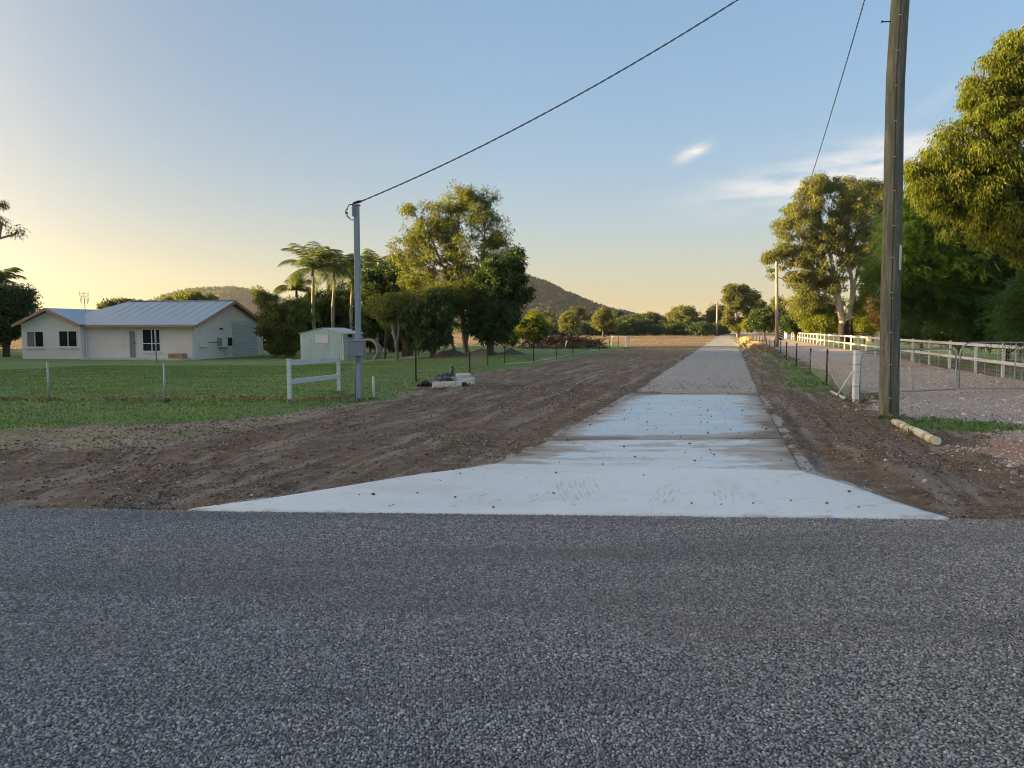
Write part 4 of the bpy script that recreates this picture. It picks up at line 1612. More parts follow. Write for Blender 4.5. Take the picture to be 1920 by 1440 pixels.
    T('spreading_tree', 'rounded tree top showing over the right part of the roof', 'tree', 84,
      [[(345, 655), (345, 610), (345, 580)]], [(318, 571, 26, 9), (350, 562, 28, 13), (384, 566, 22, 10), (345, 578, 40, 12), (292, 574, 12, 6)], 130, 'leaf_mid', 'bark_grey', 32, per=150, L=.30, W=.12, clump=.7, rbase=.22)
    T('dense_tree', 'dark round tree just left of the house', 'tree', 60,
      [[(12, 668), (12, 630), (14, 580)], [(12, 650), (35, 600), (45, 570)]],
      [(40, 562, 23, 30), (10, 560, 34, 28), (-20, 590, 34, 40), (30, 600, 24, 26), (8, 625, 20, 18)],
      210, 'leaf_dark', 'bark_dark', 33, per=240, L=.22, W=.08, clump=.62, rbase=.26)
    palm('palm rising out of the dark tree left of the house', 62, (-6, 668), (-2, 545), 12, 2.3, 46)
    T('gum_tree', 'big gum tree beyond the left edge, its leafy branch tip reaching in', 'tree', 36,
      [[(-250, 690), (-240, 560), (-215, 420), (-190, 320)], [(-225, 470), (-130, 450), (-50, 455), (0, 447), (26, 440)], [(-215, 420), (-120, 380), (-20, 395)]],
      [(-170, 320, 80, 70), (-260, 330, 90, 70), (-110, 400, 60, 45), (-300, 430, 90, 70), (-45, 440, 24, 16), (0, 436, 12, 7), (24, 436, 12, 6), (37, 441, 5, 3), (2, 383, 7, 9), (-15, 400, 14, 12), (3, 415, 6, 5)],
      260, 'leaf_gum', 'bark_pale', 34, per=190, L=.16, W=.04, droop=.5, clump=.42, rbase=.35)

    # --- right side
    T('gum_tree', 'large sunlit gum tree with forked pale trunk behind the white rail fence', 'tree', 78,
      [[(1581, 642), (1579, 605), (1574, 570), (1552, 527), (1520, 505), (1488, 492)], [(1590, 642), (1594, 590), (1600, 545), (1612, 490), (1622, 440)],
       [(1574, 570), (1566, 520), (1552, 460), (1535, 400)], [(1600, 545), (1590, 480), (1588, 410)], [(1566, 520), (1530, 470), (1495, 430)], [(1600, 545), (1630, 505), (1640, 480)]],
      [(1525, 365, 34, 34), (1540, 345, 24, 18), (1484, 415, 30, 34), (1508, 400, 30, 26), (1468, 468, 24, 24), (1442, 482, 15, 14), (1447, 512, 8, 16), (1560, 435, 42, 40), (1592, 385, 34, 36), (1625, 440, 34, 46), (1520, 470, 42, 34), (1500, 512, 40, 26), (1605, 478, 36, 34), (1545, 525, 44, 28), (1632, 500, 26, 40), (1510, 560, 34, 26), (1575, 350, 16, 16)],
      680, 'leaf_gum', 'bark_pale', 51, per=130, ragged=.24, L=.27, W=.085, droop=.55, clump=.62, rbase=.42, charred=2.2, shell=.62)
    T('gum_tree', 'darker gum tree top standing behind the large sunlit gum', 'tree', 92,
      [[(1632, 640), (1630, 560), (1618, 450), (1612, 370)], [(1625, 500), (1655, 420), (1660, 370)]],
      [(1598, 348, 20, 17), (1622, 350, 16, 14), (1648, 358, 28, 20), (1660, 400, 34, 34), (1622, 390, 24, 24), (1680, 440, 30, 40), (1655, 480, 30, 40)],
      240, 'leaf_gum', 'bark_pale', 52, per=140, L=.26, W=.085, droop=.45, clump=.85, rbase=.4)
    T('golden_shrub', 'tall sunlit yellow green shrub left of the pale forked trunk', 'shrub', 86,
      [[(1535, 634), (1535, 610), (1533, 585)], [(1535, 620), (1560, 590)]],
      [(1530, 590, 32, 30), (1505, 572, 24, 22), (1558, 585, 26, 30), (1545, 612, 30, 16), (1560, 612, 22, 16)],
      170, 'leaf_lime', 'bark_grey', 53, per=170, L=.26, W=.10, clump=.75, rbase=.16)
    T('dark_shrub', 'dark green shrub left of the golden one at the end of the rail fence', 'shrub', 100,
      [[(1492, 630), (1490, 610), (1488, 595)]], [(1490, 600, 20, 18), (1508, 612, 18, 12), (1474, 610, 12, 10)], 90, 'leaf_dark', 'bark_dark', 54, per=170, L=.28, W=.11, clump=.75, rbase=.14)
    T('lime_shrub', 'bright lime shrub right of the pale forked trunk', 'shrub', 78,
      [[(1622, 640), (1622, 610), (1622, 575)]], [(1620, 575, 22, 32), (1610, 605, 14, 20), (1636, 600, 22, 28), (1628, 545, 16, 18)],
      120, 'leaf_lime', 'bark_grey', 55, per=180, L=.24, W=.09, clump=.65, rbase=.13)
    T('rust_shrub', 'rust coloured dry shrub behind the wooden pole', 'shrub', 66,
      [[(1662, 645), (1660, 615), (1656, 585)], [(1661, 630), (1700, 600)]], [(1650, 585, 18, 32), (1672, 600, 24, 28), (1702, 595, 18, 24), (1690, 620, 26, 14)],
      110, 'leaf_rust', 'bark_dark', 56, per=150, L=.18, W=.06, clump=.6, rbase=.10)
    T('round_tree', 'small round dark tree with a clipped crown left of the second pole', 'tree', 104,
      [[(1434, 636), (1433, 618), (1432, 600)]], [(1432, 596, 20, 18), (1444, 604, 13, 13), (1418, 604, 13, 12)], 110, 'leaf_dark', 'bark_dark', 57, per=190, L=.26, W=.11, clump=.6, rbase=.14, shell=.4)
    T('lime_shrub', 'yellow green shrub touching the small round dark tree', 'shrub', 106,
      [[(1410, 634), (1409, 620), (1408, 605)]], [(1409, 605, 12, 14), (1403, 612, 9, 9)], 50, 'leaf_lime', 'bark_grey', 58, per=150, L=.28, W=.11, clump=.55, rbase=.10)
    T('gum_tree', 'open crowned gum tree standing alone beside the far end of the track', 'tree', 140,
      [[(1383, 628), (1382, 600), (1379, 570), (1376, 548)], [(1382, 605), (1390, 580), (1397, 550)], [(1384, 626), (1400, 590), (1414, 565)]],
      [(1374, 544, 17, 10), (1395, 541, 15, 9), (1362, 558, 11, 8), (1385, 562, 20, 13), (1405, 556, 17, 13), (1420, 568, 16, 14), (1412, 585, 22, 16), (1374, 578, 18, 14), (1434, 580, 12, 14), (1366, 597, 13, 10), (1398, 603, 18, 13), (1425, 600, 16, 12), (1380, 612, 10, 8)],
      330, 'leaf_gum', 'bark_grey', 59, per=90, L=.42, W=.15, droop=.45, clump=.62, rbase=.22, shell=.65)
    T('golden_tree', 'sunlit tree beyond the second pole, left of the large gum', 'tree', 120,
      [[(1462, 628), (1462, 600), (1460, 575)]], [(1456, 578, 14, 18), (1470, 592, 12, 14), (1448, 595, 10, 14)], 70, 'leaf_gum', 'bark_grey', 60, per=130, L=.36, W=.14, clump=.8, rbase=.18)
    # feathery tree spreading over the drive fence
    T('feather_tree', 'wide dark feathery tree overhanging the white rail fence', 'tree', 33,
      [[(1990, 700), (1965, 600), (1930, 520), (1880, 472), (1835, 452)], [(1965, 600), (1900, 560), (1850, 540)], [(1930, 520), (1860, 400), (1790, 370)], [(1835, 452), (1770, 480), (1710, 500)]],
      [(1725, 385, 36, 42), (1698, 430, 32, 50), (1725, 430, 45, 55), (1700, 520, 42, 50), (1780, 500, 65, 60), (1850, 555, 75, 52), (1770, 570, 55, 40), (1900, 500, 60, 60), (1665, 500, 26, 44), (1690, 572, 28, 32), (1880, 598, 60, 24), (1745, 390, 40, 40), (1830, 430, 60, 50)],
      560, 'leaf_feather', 'bark_dark', 61, per=34, L=.56, kind='feather', clump=.66, rbase=.24, step=.4)
    T('feather_tree', 'bright green feathery branch tips at the right edge behind the fence', 'tree', 21,
      [[(2080, 740), (2040, 640), (1980, 580), (1920, 570)]], [(1925, 555, 30, 26), (1900, 600, 26, 22), (1960, 600, 40, 36), (1990, 540, 50, 40)],
      60, 'leaf_feather', 'bark_dark', 62, per=26, L=.5, kind='feather', clump=.5, rbase=.14, step=.4)
    T('wattle_tree', 'tall golden topped tree at the right edge above the dark feathery one', 'tree', 20,
      [[(2120, 790), (2080, 640), (2020, 480), (1960, 330), (1930, 200)], [(2050, 560), (1960, 430), (1850, 350), (1780, 320)], [(2020, 480), (1930, 360), (1850, 250)], [(1960, 330), (1990, 200), (2000, 120)]],
      [(1890, 130, 45, 50), (1930, 80, 45, 38), (1845, 220, 45, 50), (1900, 230, 60, 60), (1800, 300, 50, 45), (1750, 310, 30, 38), (1870, 330, 70, 55), (1940, 330, 60, 60), (1980, 180, 70, 80), (1830, 380, 70, 40), (1760, 370, 40, 30), (2000, 420, 80, 70), (1920, 430, 70, 45), (1825, 170, 18, 22), (1850, 310, 60, 50), (1915, 200, 45, 50), (1800, 365, 45, 40), (1880, 415, 80, 45), (1735, 345, 26, 34), (1855, 160, 18, 20), (1712, 318, 14, 18), (1780, 255, 16, 20)],
      760, 'leaf_acacia', 'bark_dark', 63, per=220, shell=.5, ragged=.34, L=.118, W=.026, droop=.6, clump=.30, rbase=.28, step=.35)
    # dark understorey behind the rail fence
    for k, (lab, D, cx, lobes) in enumerate((
            ('dark shrub behind the rail fence left of the feathery tree', 46, 1728, [(1728, 612, 34, 26), (1700, 622, 22, 16), (1756, 620, 24, 18)]),
            ('dark shrub behind the rail fence below the feathery tree', 38, 1800, [(1800, 610, 40, 34), (1770, 622, 26, 20), (1835, 620, 30, 24)]),
            ('dark shrub behind the rail fence at the right edge', 34, 1890, [(1890, 608, 44, 42), (1850, 625, 30, 24), (1935, 620, 40, 36)]))):
        T('dark_shrub', lab, 'shrub', D, [[(cx, 668), (cx, 640), (cx + 4, 610)]], lobes, 120, 'leaf_dark', 'bark_dark', 70 + k, per=200, L=.16, W=.06, clump=.5, rbase=.10)

    # --- middle distance, beyond the black wire fence
    T('mango_tree', 'small bright leaved mango tree in front of the brush pile', 'tree', 62,
      [[(999, 662), (1000, 645), (996, 625), (994, 610)], [(999, 650), (1006, 632), (1008, 615)]],
      [(1000, 606, 20, 18), (985, 618, 13, 14), (1014, 618, 12, 14), (1002, 626, 15, 10)], 100, 'leaf_lime', 'bark_dark', 81, per=150, L=.24, W=.09, droop=.35, clump=.5, rbase=.12)
    T('mango_tree', 'sunlit yellow tree close right of the dark dense tree', 'tree', 70,
      [[(962, 655), (962, 625), (961, 600)]], [(960, 598, 19, 18), (972, 615, 13, 14), (946, 618, 13, 16), (957, 632, 15, 12)], 100, 'leaf_lime', 'bark_dark', 82, per=150, L=.25, W=.10, clump=.55, rbase=.13)
    T('conical_tree', 'rounded golden tree standing out of the far tree line left of centre', 'tree', 150,
      [[(1131, 624), (1131, 605), (1131, 590)]], [(1131, 598, 18, 14), (1131, 585, 12, 9), (1122, 608, 11, 8), (1142, 608, 11, 8)], 110, 'leaf_gum', 'bark_dark', 83, per=130, L=.45, W=.17, clump=.75, rbase=.25)
    T('golden_tree', 'golden topped tree in the far tree line above the brush pile', 'tree', 130,
      [[(1065, 628), (1066, 610), (1066, 598)]], [(1065, 596, 13, 10), (1070, 610, 15, 9), (1058, 610, 10, 8)], 80, 'leaf_gum', 'bark_grey', 84, per=120, L=.42, W=.16, clump=.75, rbase=.2)

    # --- the far tree line, tree by tree
    rng = random.Random(7)
    protos = []
    for k, (leaf, lob) in enumerate((
            ('leaf_far', [(0, 3.6, 2.6, 2.2), (-1.4, 2.6, 1.7, 1.6), (1.5, 2.7, 1.8, 1.7), (0, 1.6, 2.2, 1.2)]),
            ('leaf_far', [(0, 5.2, 2.2, 2.0), (1.3, 4.0, 1.6, 1.5), (-1.5, 3.6, 1.7, 1.5)]),
            ('leaf_dark', [(0, 2.3, 2.6, 1.8), (1.5, 1.8, 1.8, 1.4), (-1.5, 1.8, 1.8, 1.4), (0, 1.0, 2.6, .9)]),
            ('leaf_gum', [(0, 5.6, 1.9, 1.5), (1.6, 4.7, 1.5, 1.1), (-1.5, 4.4, 1.6, 1.2), (.4, 3.6, 2.0, 1.0)]))):
        Y = 190.0
        g = np.random.default_rng(200 + k)
        lb = [(l[0], Y, l[1], l[2], l[2], l[3]) for l in lob]
        tips = sample_lobes(lb, 95, g, .5)
        tips[:, 2] = np.maximum(tips[:, 2], .5)
        A, par, rr = grow([[(0, Y, 0), (.1, Y, 1.4), (0, Y, 2.8)]], tips, g, 1.2, .20, .02)
        Vw, Qw = wood_mesh(A, par, rr, 5)
        LV = leaf_quads(tips, .75 * g.uniform(.6, 1.2, len(tips)), 80, .42, .20, .25, g)
        LV[:, 2] = np.maximum(LV[:, 2], .1)
        protos.append((Vw, Qw, LV, leaf, Y))
    made = {}
    looks = ['rounded olive green', 'tall narrow crowned olive', 'low dense dark green', 'open crowned pale stemmed']
    order = ['first', 'second', 'third', 'fourth', 'fifth', 'sixth', 'seventh', 'eighth', 'ninth', 'tenth', 'eleventh', 'twelfth', 'thirteenth', 'fourteenth', 'fifteenth', 'sixteenth', 'seventeenth', 'eighteenth', 'nineteenth', 'twentieth']
    count = [0, 0, 0, 0]
    xs = []
    px = 936
    while px < 1362:
        xs.append(px)
        px += rng.uniform(7.5, 12.5)
    rows = [(x, rng.uniform(196, 240)) for x in xs] + [(x + rng.uniform(-5, 5), rng.uniform(165, 185)) for x in xs[4::3]]
    rows.sort()
    for px, Y in rows:
        k = 2 if Y < 190 else rng.choice((0, 0, 1, 1, 3))
        p = P(px, 618, Y)
        sc = rng.uniform(.72, 1.12) * (1.0 if Y < 190 else 1.0)
        lab = f'{looks[k]} tree of far tree line, {order[min(count[k], 19)]} such from left'
        count[k] += 1
        loc = (p.x, p.y, ground_at(p.x, p.y))
        if k not in made:
            Vw, Qw, LV, leaf, y0 = protos[k]
            root = empty('far_tree', (0, y0, 0), lab, 'tree', 'trees of the far tree line')
            mesh_np('trunk', Vw, [Qw], M['bark_pale' if k == 3 else 'bark_grey'], root, smooth_shade=True)
            mesh_np('crown', LV, [np.arange(len(LV)).reshape(-1, 4)], M[leaf], root)
            root.location = loc
            root.rotation_euler = (0, 0, rng.uniform(0, 6.28))
            root.scale = (sc, sc, sc)
            made[k] = root
        else:
            dup(made[k], loc, rng.uniform(0, 6.28), sc * 1.0 if rng.random() < .6 else (sc * 1.15, sc * 1.15, sc * .85), lab)
    # wood behind them, closing the horizon to both sides
    g = np.random.default_rng(301)
    n = 420
    wx = g.uniform(-260, 330, n)
    wy = 262 + g.uniform(0, 60, n) + np.abs(wx) * .05
    keep = ~((wx > -60) & (wx < 20) & (wy < 262))
    tipc = np.column_stack([wx, wy, g.uniform(1.0, 3.6, n)])
    LV = leaf_quads(tipc, g.uniform(1.6, 3.0, n), 90, .75, .4, .2, g, .8)
    LV[:, 2] = np.maximum(LV[:, 2], 0)
    o = mesh_np('far_woodland', LV, [np.arange(len(LV)).reshape(-1, 4)], M['leaf_far'])
    tag(o, 'dark woodland massed behind the far tree line', 'forest', kind='stuff')

    # --- trees of the neighbouring block, off to the left of the picture; the low sun comes through them
    g = np.random.default_rng(401)
    Y = 0.0
    lb = [(0, 0, 7.6, 3.2, 3.2, 2.8), (-2.2, .6, 5.4, 3.2, 3.0, 2.6), (2.2, -.5, 5.4, 3.2, 3.0, 2.6), (0, 0, 3.0, 3.8, 3.4, 2.4), (1.5, 1.5, 1.5, 2.6, 2.6, 1.6), (-1.6, -1.2, 1.5, 2.6, 2.6, 1.6)]
    tips = sample_lobes(lb, 260, g, .5)
    tips[:, 2] = np.maximum(tips[:, 2], .4)
    A, par, rr = grow([[(0, 0, 0), (.1, 0, 2.5), (0, 0, 5.5)]], tips, g, 1.0, .3, .02)
    Vw, Qw = wood_mesh(A, par, rr, 5)
    LV = leaf_quads(tips, 1.0 * g.uniform(.6, 1.2, len(tips)), 90, .42, .26, .25, g)
    LV[:, 2] = np.maximum(LV[:, 2], .1)
    root = None
    spots = SHADE
    for i, (x, y, h) in enumerate(spots):
        lab = 'broad shade tree of the neighbouring block, outside the left edge'
        sc = h / 10.4
        if root is None:
            root = empty('shade_tree', (0, 0, 0), lab, 'tree', 'shade trees beyond the left edge')
            mesh_np('trunk', Vw, [Qw], M['bark_grey'], root, smooth_shade=True)
            mesh_np('crown', LV, [np.arange(len(LV)).reshape(-1, 4)], M['leaf_mid'], root)
            root.location = (x, y, ground_at(x, y))
            root.scale = (sc * 1.1, sc * 1.1, sc)
        else:
            dup(root, (x, y, ground_at(x, y)), i * 1.7, (sc * 1.1, sc * 1.1, sc))


SHADE = [(-56 - (i % 2) * 9, y, h) for i, (y, h) in enumerate((
    (-10, 10.), (-5, 10.), (0, 10.), (5, 11), (9, 13.5), (13, 16.4), (17, 13.6), (21, 13.5), (25, 13.4), (29, 13), (33, 13.2), (37, 13), (41, 12.6), (45, 12), (49, 11), (53, 10.2), (57, 9.6), (60.5, 9.5), (64, 9.4), (71, 9.2), (79, 7.8)))]
build_trees()


# ------------------------------------------------------------------ the house
def build_house():
    C0 = Vector((-22.3, 54.0, 0))
    e1, e2 = Vector((-.985, .174, 0)), Vector((.174, .985, 0))
    zb, ze, zr = -.62, 1.92, 3.62
    zf = -.5
    root = empty('house', (-26, 57, zf), 'low pale rendered house with blue grey metal roof and pink trim', 'house')

    def hp(a, b, z):
        p = C0 + e1 * a + e2 * b
        return Vector((p.x, p.y, z))

    def a_at(px, b):
        k = (px - 960) / F
        q = C0 + e2 * b
        return (q.x - k * (q.y + .1)) / (k * e1.y - e1.x)

    def b_at(px, a=0.0):
        k = (px - 960) / F
        q = C0 + e1 * a
        return (q.x - k * (q.y + .1)) / (k * e2.y - e2.x)

    def z_at(px, py, a, b):
        return P(px, py, hp(a, b, 0).y).z
    R = Matrix((-e1, e2, Vector((0, 0, 1)))).transposed()   # columns: right along the front, back, up

    def hbox(m, a0, a1, b0, b1, z0, z1):
        m.box(hp((a0 + a1) / 2, (b0 + b1) / 2, (z0 + z1) / 2), (abs(a1 - a0), abs(b1 - b0), z1 - z0), R)
    T_ = .18
    # walls
    m = MB()
    hbox(m, T_ + .003, 8.6, 0, T_, zb, ze + .1)
    m.build('wall', M['wall_paint'], root)
    m = MB()
    m.prism([hp(0, 0, zb), hp(0, 9.6, zb), hp(0, 9.6, ze), hp(0, 4.8, zr - .12), hp(0, 0, ze)], e1 * T_)
    m.build('wall', M['wall_paint'], root)
    WL = 13.4
    m = MB()
    m.prism([hp(8.6, -.5, zb), hp(WL, -.5, zb), hp(WL, -.5, ze), hp((8.6 + WL) / 2, -.5, ze + .98), hp(8.6, -.5, ze)], e2 * T_)
    m.build('wall', M['wall_brick'], root)
    m = MB()
    hbox(m, 8.6, 8.6 + T_, -.5 + T_ + .003, 6, zb, ze)
    m.build('wall', M['wall_paint'], root)
    m = MB()
    hbox(m, WL - T_, WL, -.5 + T_ + .003, 9.6, zb, ze)
    hbox(m, T_ + .003, WL - T_ - .003, 9.42, 9.6, zb, ze)
    m.build('wall', M['wall_paint'], root)
    # roof: thin sheets with an overhang, ribs every 0.76 m
    ov = .45
    pit = (zr - ze) / 4.8

    def slope(pts, thick=.05):
        mm = MB()
        mm.prism(pts, Vector((0, 0, thick)))
        return mm
    zl = ze - ov * pit
    rf = slope([hp(-ov, -ov, zl + .06), hp(8.9, -ov, zl + .06), hp(10.4, 1.7, ze + 1.7 * pit + .06), hp(8.4, 4.8, zr + .06), hp(-ov, 4.8, zr + .06)]).build('roof', M['roof_metal'], root)
    slope([hp(-ov, 9.6 + ov, zl + .06), hp(-ov, 4.802, zr + .06), hp(8.4, 4.802, zr + .06), hp(11.4, 9.6 + ov, zl + .06)]).build('roof', M['roof_metal'], root)
    am = (8.6 + WL) / 2
    zw = ze + .98 + .12
    pw = .98 / (am - 8.6)
    zl2 = ze - .35 * pw
    slope([hp(8.25, -.5 - ov, zl2 + .08), hp(am, -.5 - ov, zw), hp(am, 8.5, zw), hp(8.25, 8.5, zl2 + .08)]).build('roof', M['roof_metal'], root)
    slope([hp(am + .002, -.5 - ov, zw), hp(WL + .35, -.5 - ov, zl2 + .08), hp(WL + .35, 9.9, zl2 + .08), hp(am + .002, 9.9, zw)]).build('roof', M['roof_metal'], root)
    for k in range(12):
        a = .1 + k * .76
        if a > 8.3:
            break
        r = MB()
        r.bar(hp(a, -ov + .02, zl + .113), hp(a, 4.75, zr + .110), .045, .012)
        o = r.build('roof_rib', M['roof_metal'], root)
    r = MB()
    r.bar(hp(-ov, 4.8, zr + .125), hp(8.4, 4.8, zr + .125), .30, .04)
    r.build('ridge_cap', M['roof_metal'], root)
    r = MB()
    r.bar(hp(8.9, -.2, zl + .17), hp(8.42, 4.8, zr + .10), .10, .03)
    r.build('valley_flashing', M['roof_metal'], root)
    # gutter, barge boards
    g = MB()
    g.bar(hp(-ov, -ov - .06, zl + .03), hp(8.5, -ov - .06, zl + .03), .12, .15)
    g.build('gutter', M['trim_pink'], root)
    for pts in ((hp(-ov - .03, -ov, zl - .02), hp(-ov - .03, 4.8, zr + .0)), (hp(-ov - .03, 9.6 + ov, zl - .02), hp(-ov - .03, 4.8, zr + .0)),
                (hp(8.25, -.5 - ov - .03, zl2), hp(am, -.5 - ov - .03, zw - .05)), (hp(WL + .35, -.5 - ov - .03, zl2), hp(am, -.5 - ov - .03, zw - .05))):
        b_ = MB()
        b_.bar(pts[0], pts[1], .05, .20, up=(pts[1] - pts[0]).cross(Vector((0, 0, 1))).cross(pts[1] - pts[0]))
        b_.build('barge_board', M['trim_pink'], root)
    for (p0, p1, p2) in ((hp(.12, -ov, zl), hp(.12, -.07, zl - .25), hp(.12, -.07, zf + .05)),
                         (hp(8.48, -ov, zl), hp(8.48, -.07, zl - .25), hp(8.48, -.07, zf + .05))):
        d = MB()
        d.tube([p0, p1, p2], .045, 6)
        d.build('downpipe', M['white_paint'], root)
    d = MB()
    d.tube([hp(-.08, 9.35, ze + .1), hp(-.10, 9.5, zf + .25), hp(-.3, 9.75, zf + .05)], .06, 6)
    d.build('downpipe', M['white_paint'], root)

    # windows: frame proud of the wall, dark glass, one sash bar, sill
    def window(px0, px1, py0, py1, b, bars, transom=None, half_curtain=False):
        a0, a1 = a_at(px0, b), a_at(px1, b)
        z1, z0 = z_at(px0, py0, a0, b), z_at(px0, py1, a0, b)
        f = MB()
        t = .07
        fr = (b - .035, b + .01)
        hbox(f, a0, a0 - t, *fr, z0, z1)
        hbox(f, a1 + t, a1, *fr, z0, z1)
        hbox(f, a0 - t, a1 + t, *fr, z1 - t, z1)
        hbox(f, a0 - t, a1 + t, *fr, z0, z0 + t)
        for u in bars:
            ac = a0 + (a1 - a0) * u
            hbox(f, ac + .03, ac - .03, b - .033, b + .008, z0 + t, z1 - t)
        if transom:
            zc = z0 + (z1 - z0) * transom
            hbox(f, a0 - t, a1 + t, b - .031, b + .006, zc - .03, zc + .03)
        w = f.build('window', M['white_paint'], root)
        edges = [a0] + [a0 + (a1 - a0) * u for u in bars] + [a1]
        for k in range(len(edges) - 1):
            p = MB()
            hbox(p, edges[k] - .045, edges[k + 1] + .045, b - .012, b - .004, z0 + .06, z1 - .06)
            p.build('pane', M['curtain' if half_curtain and k == 0 else 'glass_dark'], w)
        s = MB()
        hbox(s, a0 + .06, a1 - .06, b - .10, b - .001, z0 - .09, z0 - .004)
        s.build('sill', M['white_paint'], w)
    window(53, 86, 620.5, 651.5, -.5, (.48,), half_curtain=True)
    window(113, 148.5, 619.5, 651, -.5, (.50,))
    window(269, 303.5, 616.5, 659.5, 0, (.52,), .36)
    # door with grey screen
    a0, a1 = a_at(243.5, 0), a_at(259, 0)
    z1, z0 = z_at(250, 618.5, a0, 0), zf + .03
    f = MB()
    hbox(f, a0, a0 - .09, -.04, .01, z0, z1)
    hbox(f, a1 + .09, a1, -.04, .01, z0, z1)
    hbox(f, a0 - .09, a1 + .09, -.04, .01, z1 - .09, z1)
    dr = f.build('door', M['white_paint'], root)
    f = MB()
    hbox(f, a0 - .09, a1 + .09, -.02, -.006, z0, z1 - .09)
    f.build('screen_panel', M['screen_grey'], dr)
    f = MB()
    hbox(f, a1 + .16, a1 + .10, -.06, -.02, z0 + .95, z0 + 1.08)
    f.build('handle', M['dark_gap'], dr)
    # patio slab
    f = MB()
    hbox(f, .3, 8.55, -1.0, -.004, zb - .1, zf + .02)
    f.build('patio', M['block_conc'], root)
    # the gable end: shutter door, air conditioner, meter box, pipes, lamp
    b0, b1 = b_at(436.5), b_at(483)
    zt, z0 = ze + .05, zf - .02
    fr = MB()
    hbox(fr, -.07, -.002, b0 - .06, b1 + .06, zt, zt + .22)
    rd = fr.build('roller_door', M['shutter'], root)
    n = 17
    hgt = (zt - z0) / n
    slat_me = None
    for k in range(n):
        z = z0 + k * hgt
        s = MB()
        s.prism([hp(-.004, b0, z + hgt * .18), hp(-.03, b0, z + hgt * .20), hp(-.075, b0, z + hgt * .32), hp(-.075, b0, z + hgt * .62), hp(-.004, b0, z + hgt * .98)], hp(0, b1, 0) - hp(0, b0, 0))
        s.build('slat', M['shutter'], rd)
    bc0, bc1 = b_at(409), b_at(428)
    za, zc = z_at(418, 650.5, 0, (bc0 + bc1) / 2), z_at(418, 631, 0, (bc0 + bc1) / 2)
    s = MB()
    s.box(hp(-.24, (bc0 + bc1) / 2, (za + zc) / 2), (.40, bc1 - bc0, zc - za), R, bev=.02)
    ac = s.build('air_conditioner', M['white_paint'], root)
    s = MB()
    hbox(s, -.448, -.436, bc0 + .5 * (bc1 - bc0), bc1 - .06 * (bc1 - bc0), za + .08, zc - .08)
    s.build('fan_grille', M['dark_gap'], ac)
    s = MB()
    hbox(s, -.42, -.06, bc0 - .012, bc0 - .002, za + .08, zc - .08)
    s.build('side_grille', M['screen_grey'], ac)
    bm0, bm1 = b_at(375.5), b_at(389)
    za, zc = z_at(382, 651, 0, bm0), z_at(382, 639.5, 0, bm0)
    s = MB()
    s.box(hp(-.09, (bm0 + bm1) / 2, (za + zc) / 2), (.16, bm1 - bm0, zc - za), R, bev=.015)
    s.build('meter_box', M['wall_paint'], root)
    for (p_, q_, z0_, z1_) in ((377.5, 377.5, 602, 640), (423.5, 423.5, 612, 631), (426, 426, 650, 665)):
        bb = b_at(p_)
        s = MB()
        s.tube([hp(-.04, bb, z_at(p_, z1_, 0, bb)), hp(-.04, bb, z_at(p_, z0_, 0, bb))], .035, 6)
        s.build('wall_pipe', M['white_paint'], root)
    bb, bb2 = b_at(390), b_at(408)
    s = MB()
    s.tube([hp(-.04, bb, z_at(390, 642, 0, bb)), hp(-.04, bb2, z_at(408, 641.5, 0, bb2))], .03, 6)
    s.build('wall_pipe', M['screen_grey'], root)
    bb = b_at(414)
    zz = z_at(414, 616, 0, bb)
    s = MB()
    s.bar(hp(0, bb, zz), hp(-.16, bb, zz + .03), .05, .05)
    s.box(hp(-.18, bb, zz - .03), (.14, .14, .12), R, taper=.6)
    s.build('wall_lamp', M['dark_gap'], root)
    # television antenna on its mast
    p0 = hp(am - 2.0, 5.5, 2.2)
    base = P(160, 578, 58.5)
    top = P(157, 547, 58.5)
    s = MB()
    s.tube([base - Vector((0, 0, .6)), top], .022, 5)
    an = s.build('antenna', M['wire_dark'], root)
    for k, u in enumerate((.12, .30, .48, .62)):
        c = top.lerp(base, u)
        w_ = .32 if k in (0, 2) else .22
        s = MB()
        s.tube([c - Vector((w_, 0, 0)), c + Vector((w_, 0, 0))], .014, 4)
        for sg in (-1, 1):
            s.tube([c + Vector((sg * w_, 0, -.16)), c + Vector((sg * w_, 0, .16))], .016, 4)
        s.build('antenna_element', M['wire_dark'], an)

    # --- things standing by the house
    a0, a1 = a_at(321, -.6), a_at(348, -.6)
    cc = hp((a0 + a1) / 2, -.6, zf + .02)
    bx = empty('cardboard_carton', tuple(cc), 'flat open cardboard carton with red print on the patio', 'carton')
    s = MB()
    w, dp, h = abs(a1 - a0), .55, .34
    t = .03
    for (da, db, sa, sb) in ((0, -dp / 2, w, t), (0, dp / 2, w, t), (-w / 2 + t / 2, 0, t, dp - t - .004), (w / 2 - t / 2, 0, t, dp - t - .004)):
        p = cc + e1 * da + e2 * db
        s.box((p.x, p.y, cc.z + h / 2), (sa, sb, h), R)
    s.box((cc.x, cc.y, cc.z + .02), (w - .08, dp - .08, .03), R)
    s.build('carton_body', M['cardboard'], bx)
    s = MB()
    p = cc - e2 * (dp / 2 + t / 2 + .004)
    for k in range(4):
        s.box((p.x - .27 + k * .19, p.y + .03 * k - .045, cc.z + h * .5), (.13, .006, .09), R)
    s.build('red_print', M['red_print'], bx)
    s = MB()
    p0, p1 = G(294, 674), P(291, 618, 49.5)
    p0 = Vector((p1.x + .02, p1.y, ground_at(p1.x, p1.y)))
    s.tube([p0 - Vector((0, 0, .1)), p1], .05, 8)
    tag(s.build('steel_pole', M['steel_galv'], None, tuple(p0), True), 'single grey steel pole on the lawn in front of the front window', 'pole')
    # dark recess with brick wall right of the shutter
    p = hp(-1.2, 11.2, zf)
    s = MB()
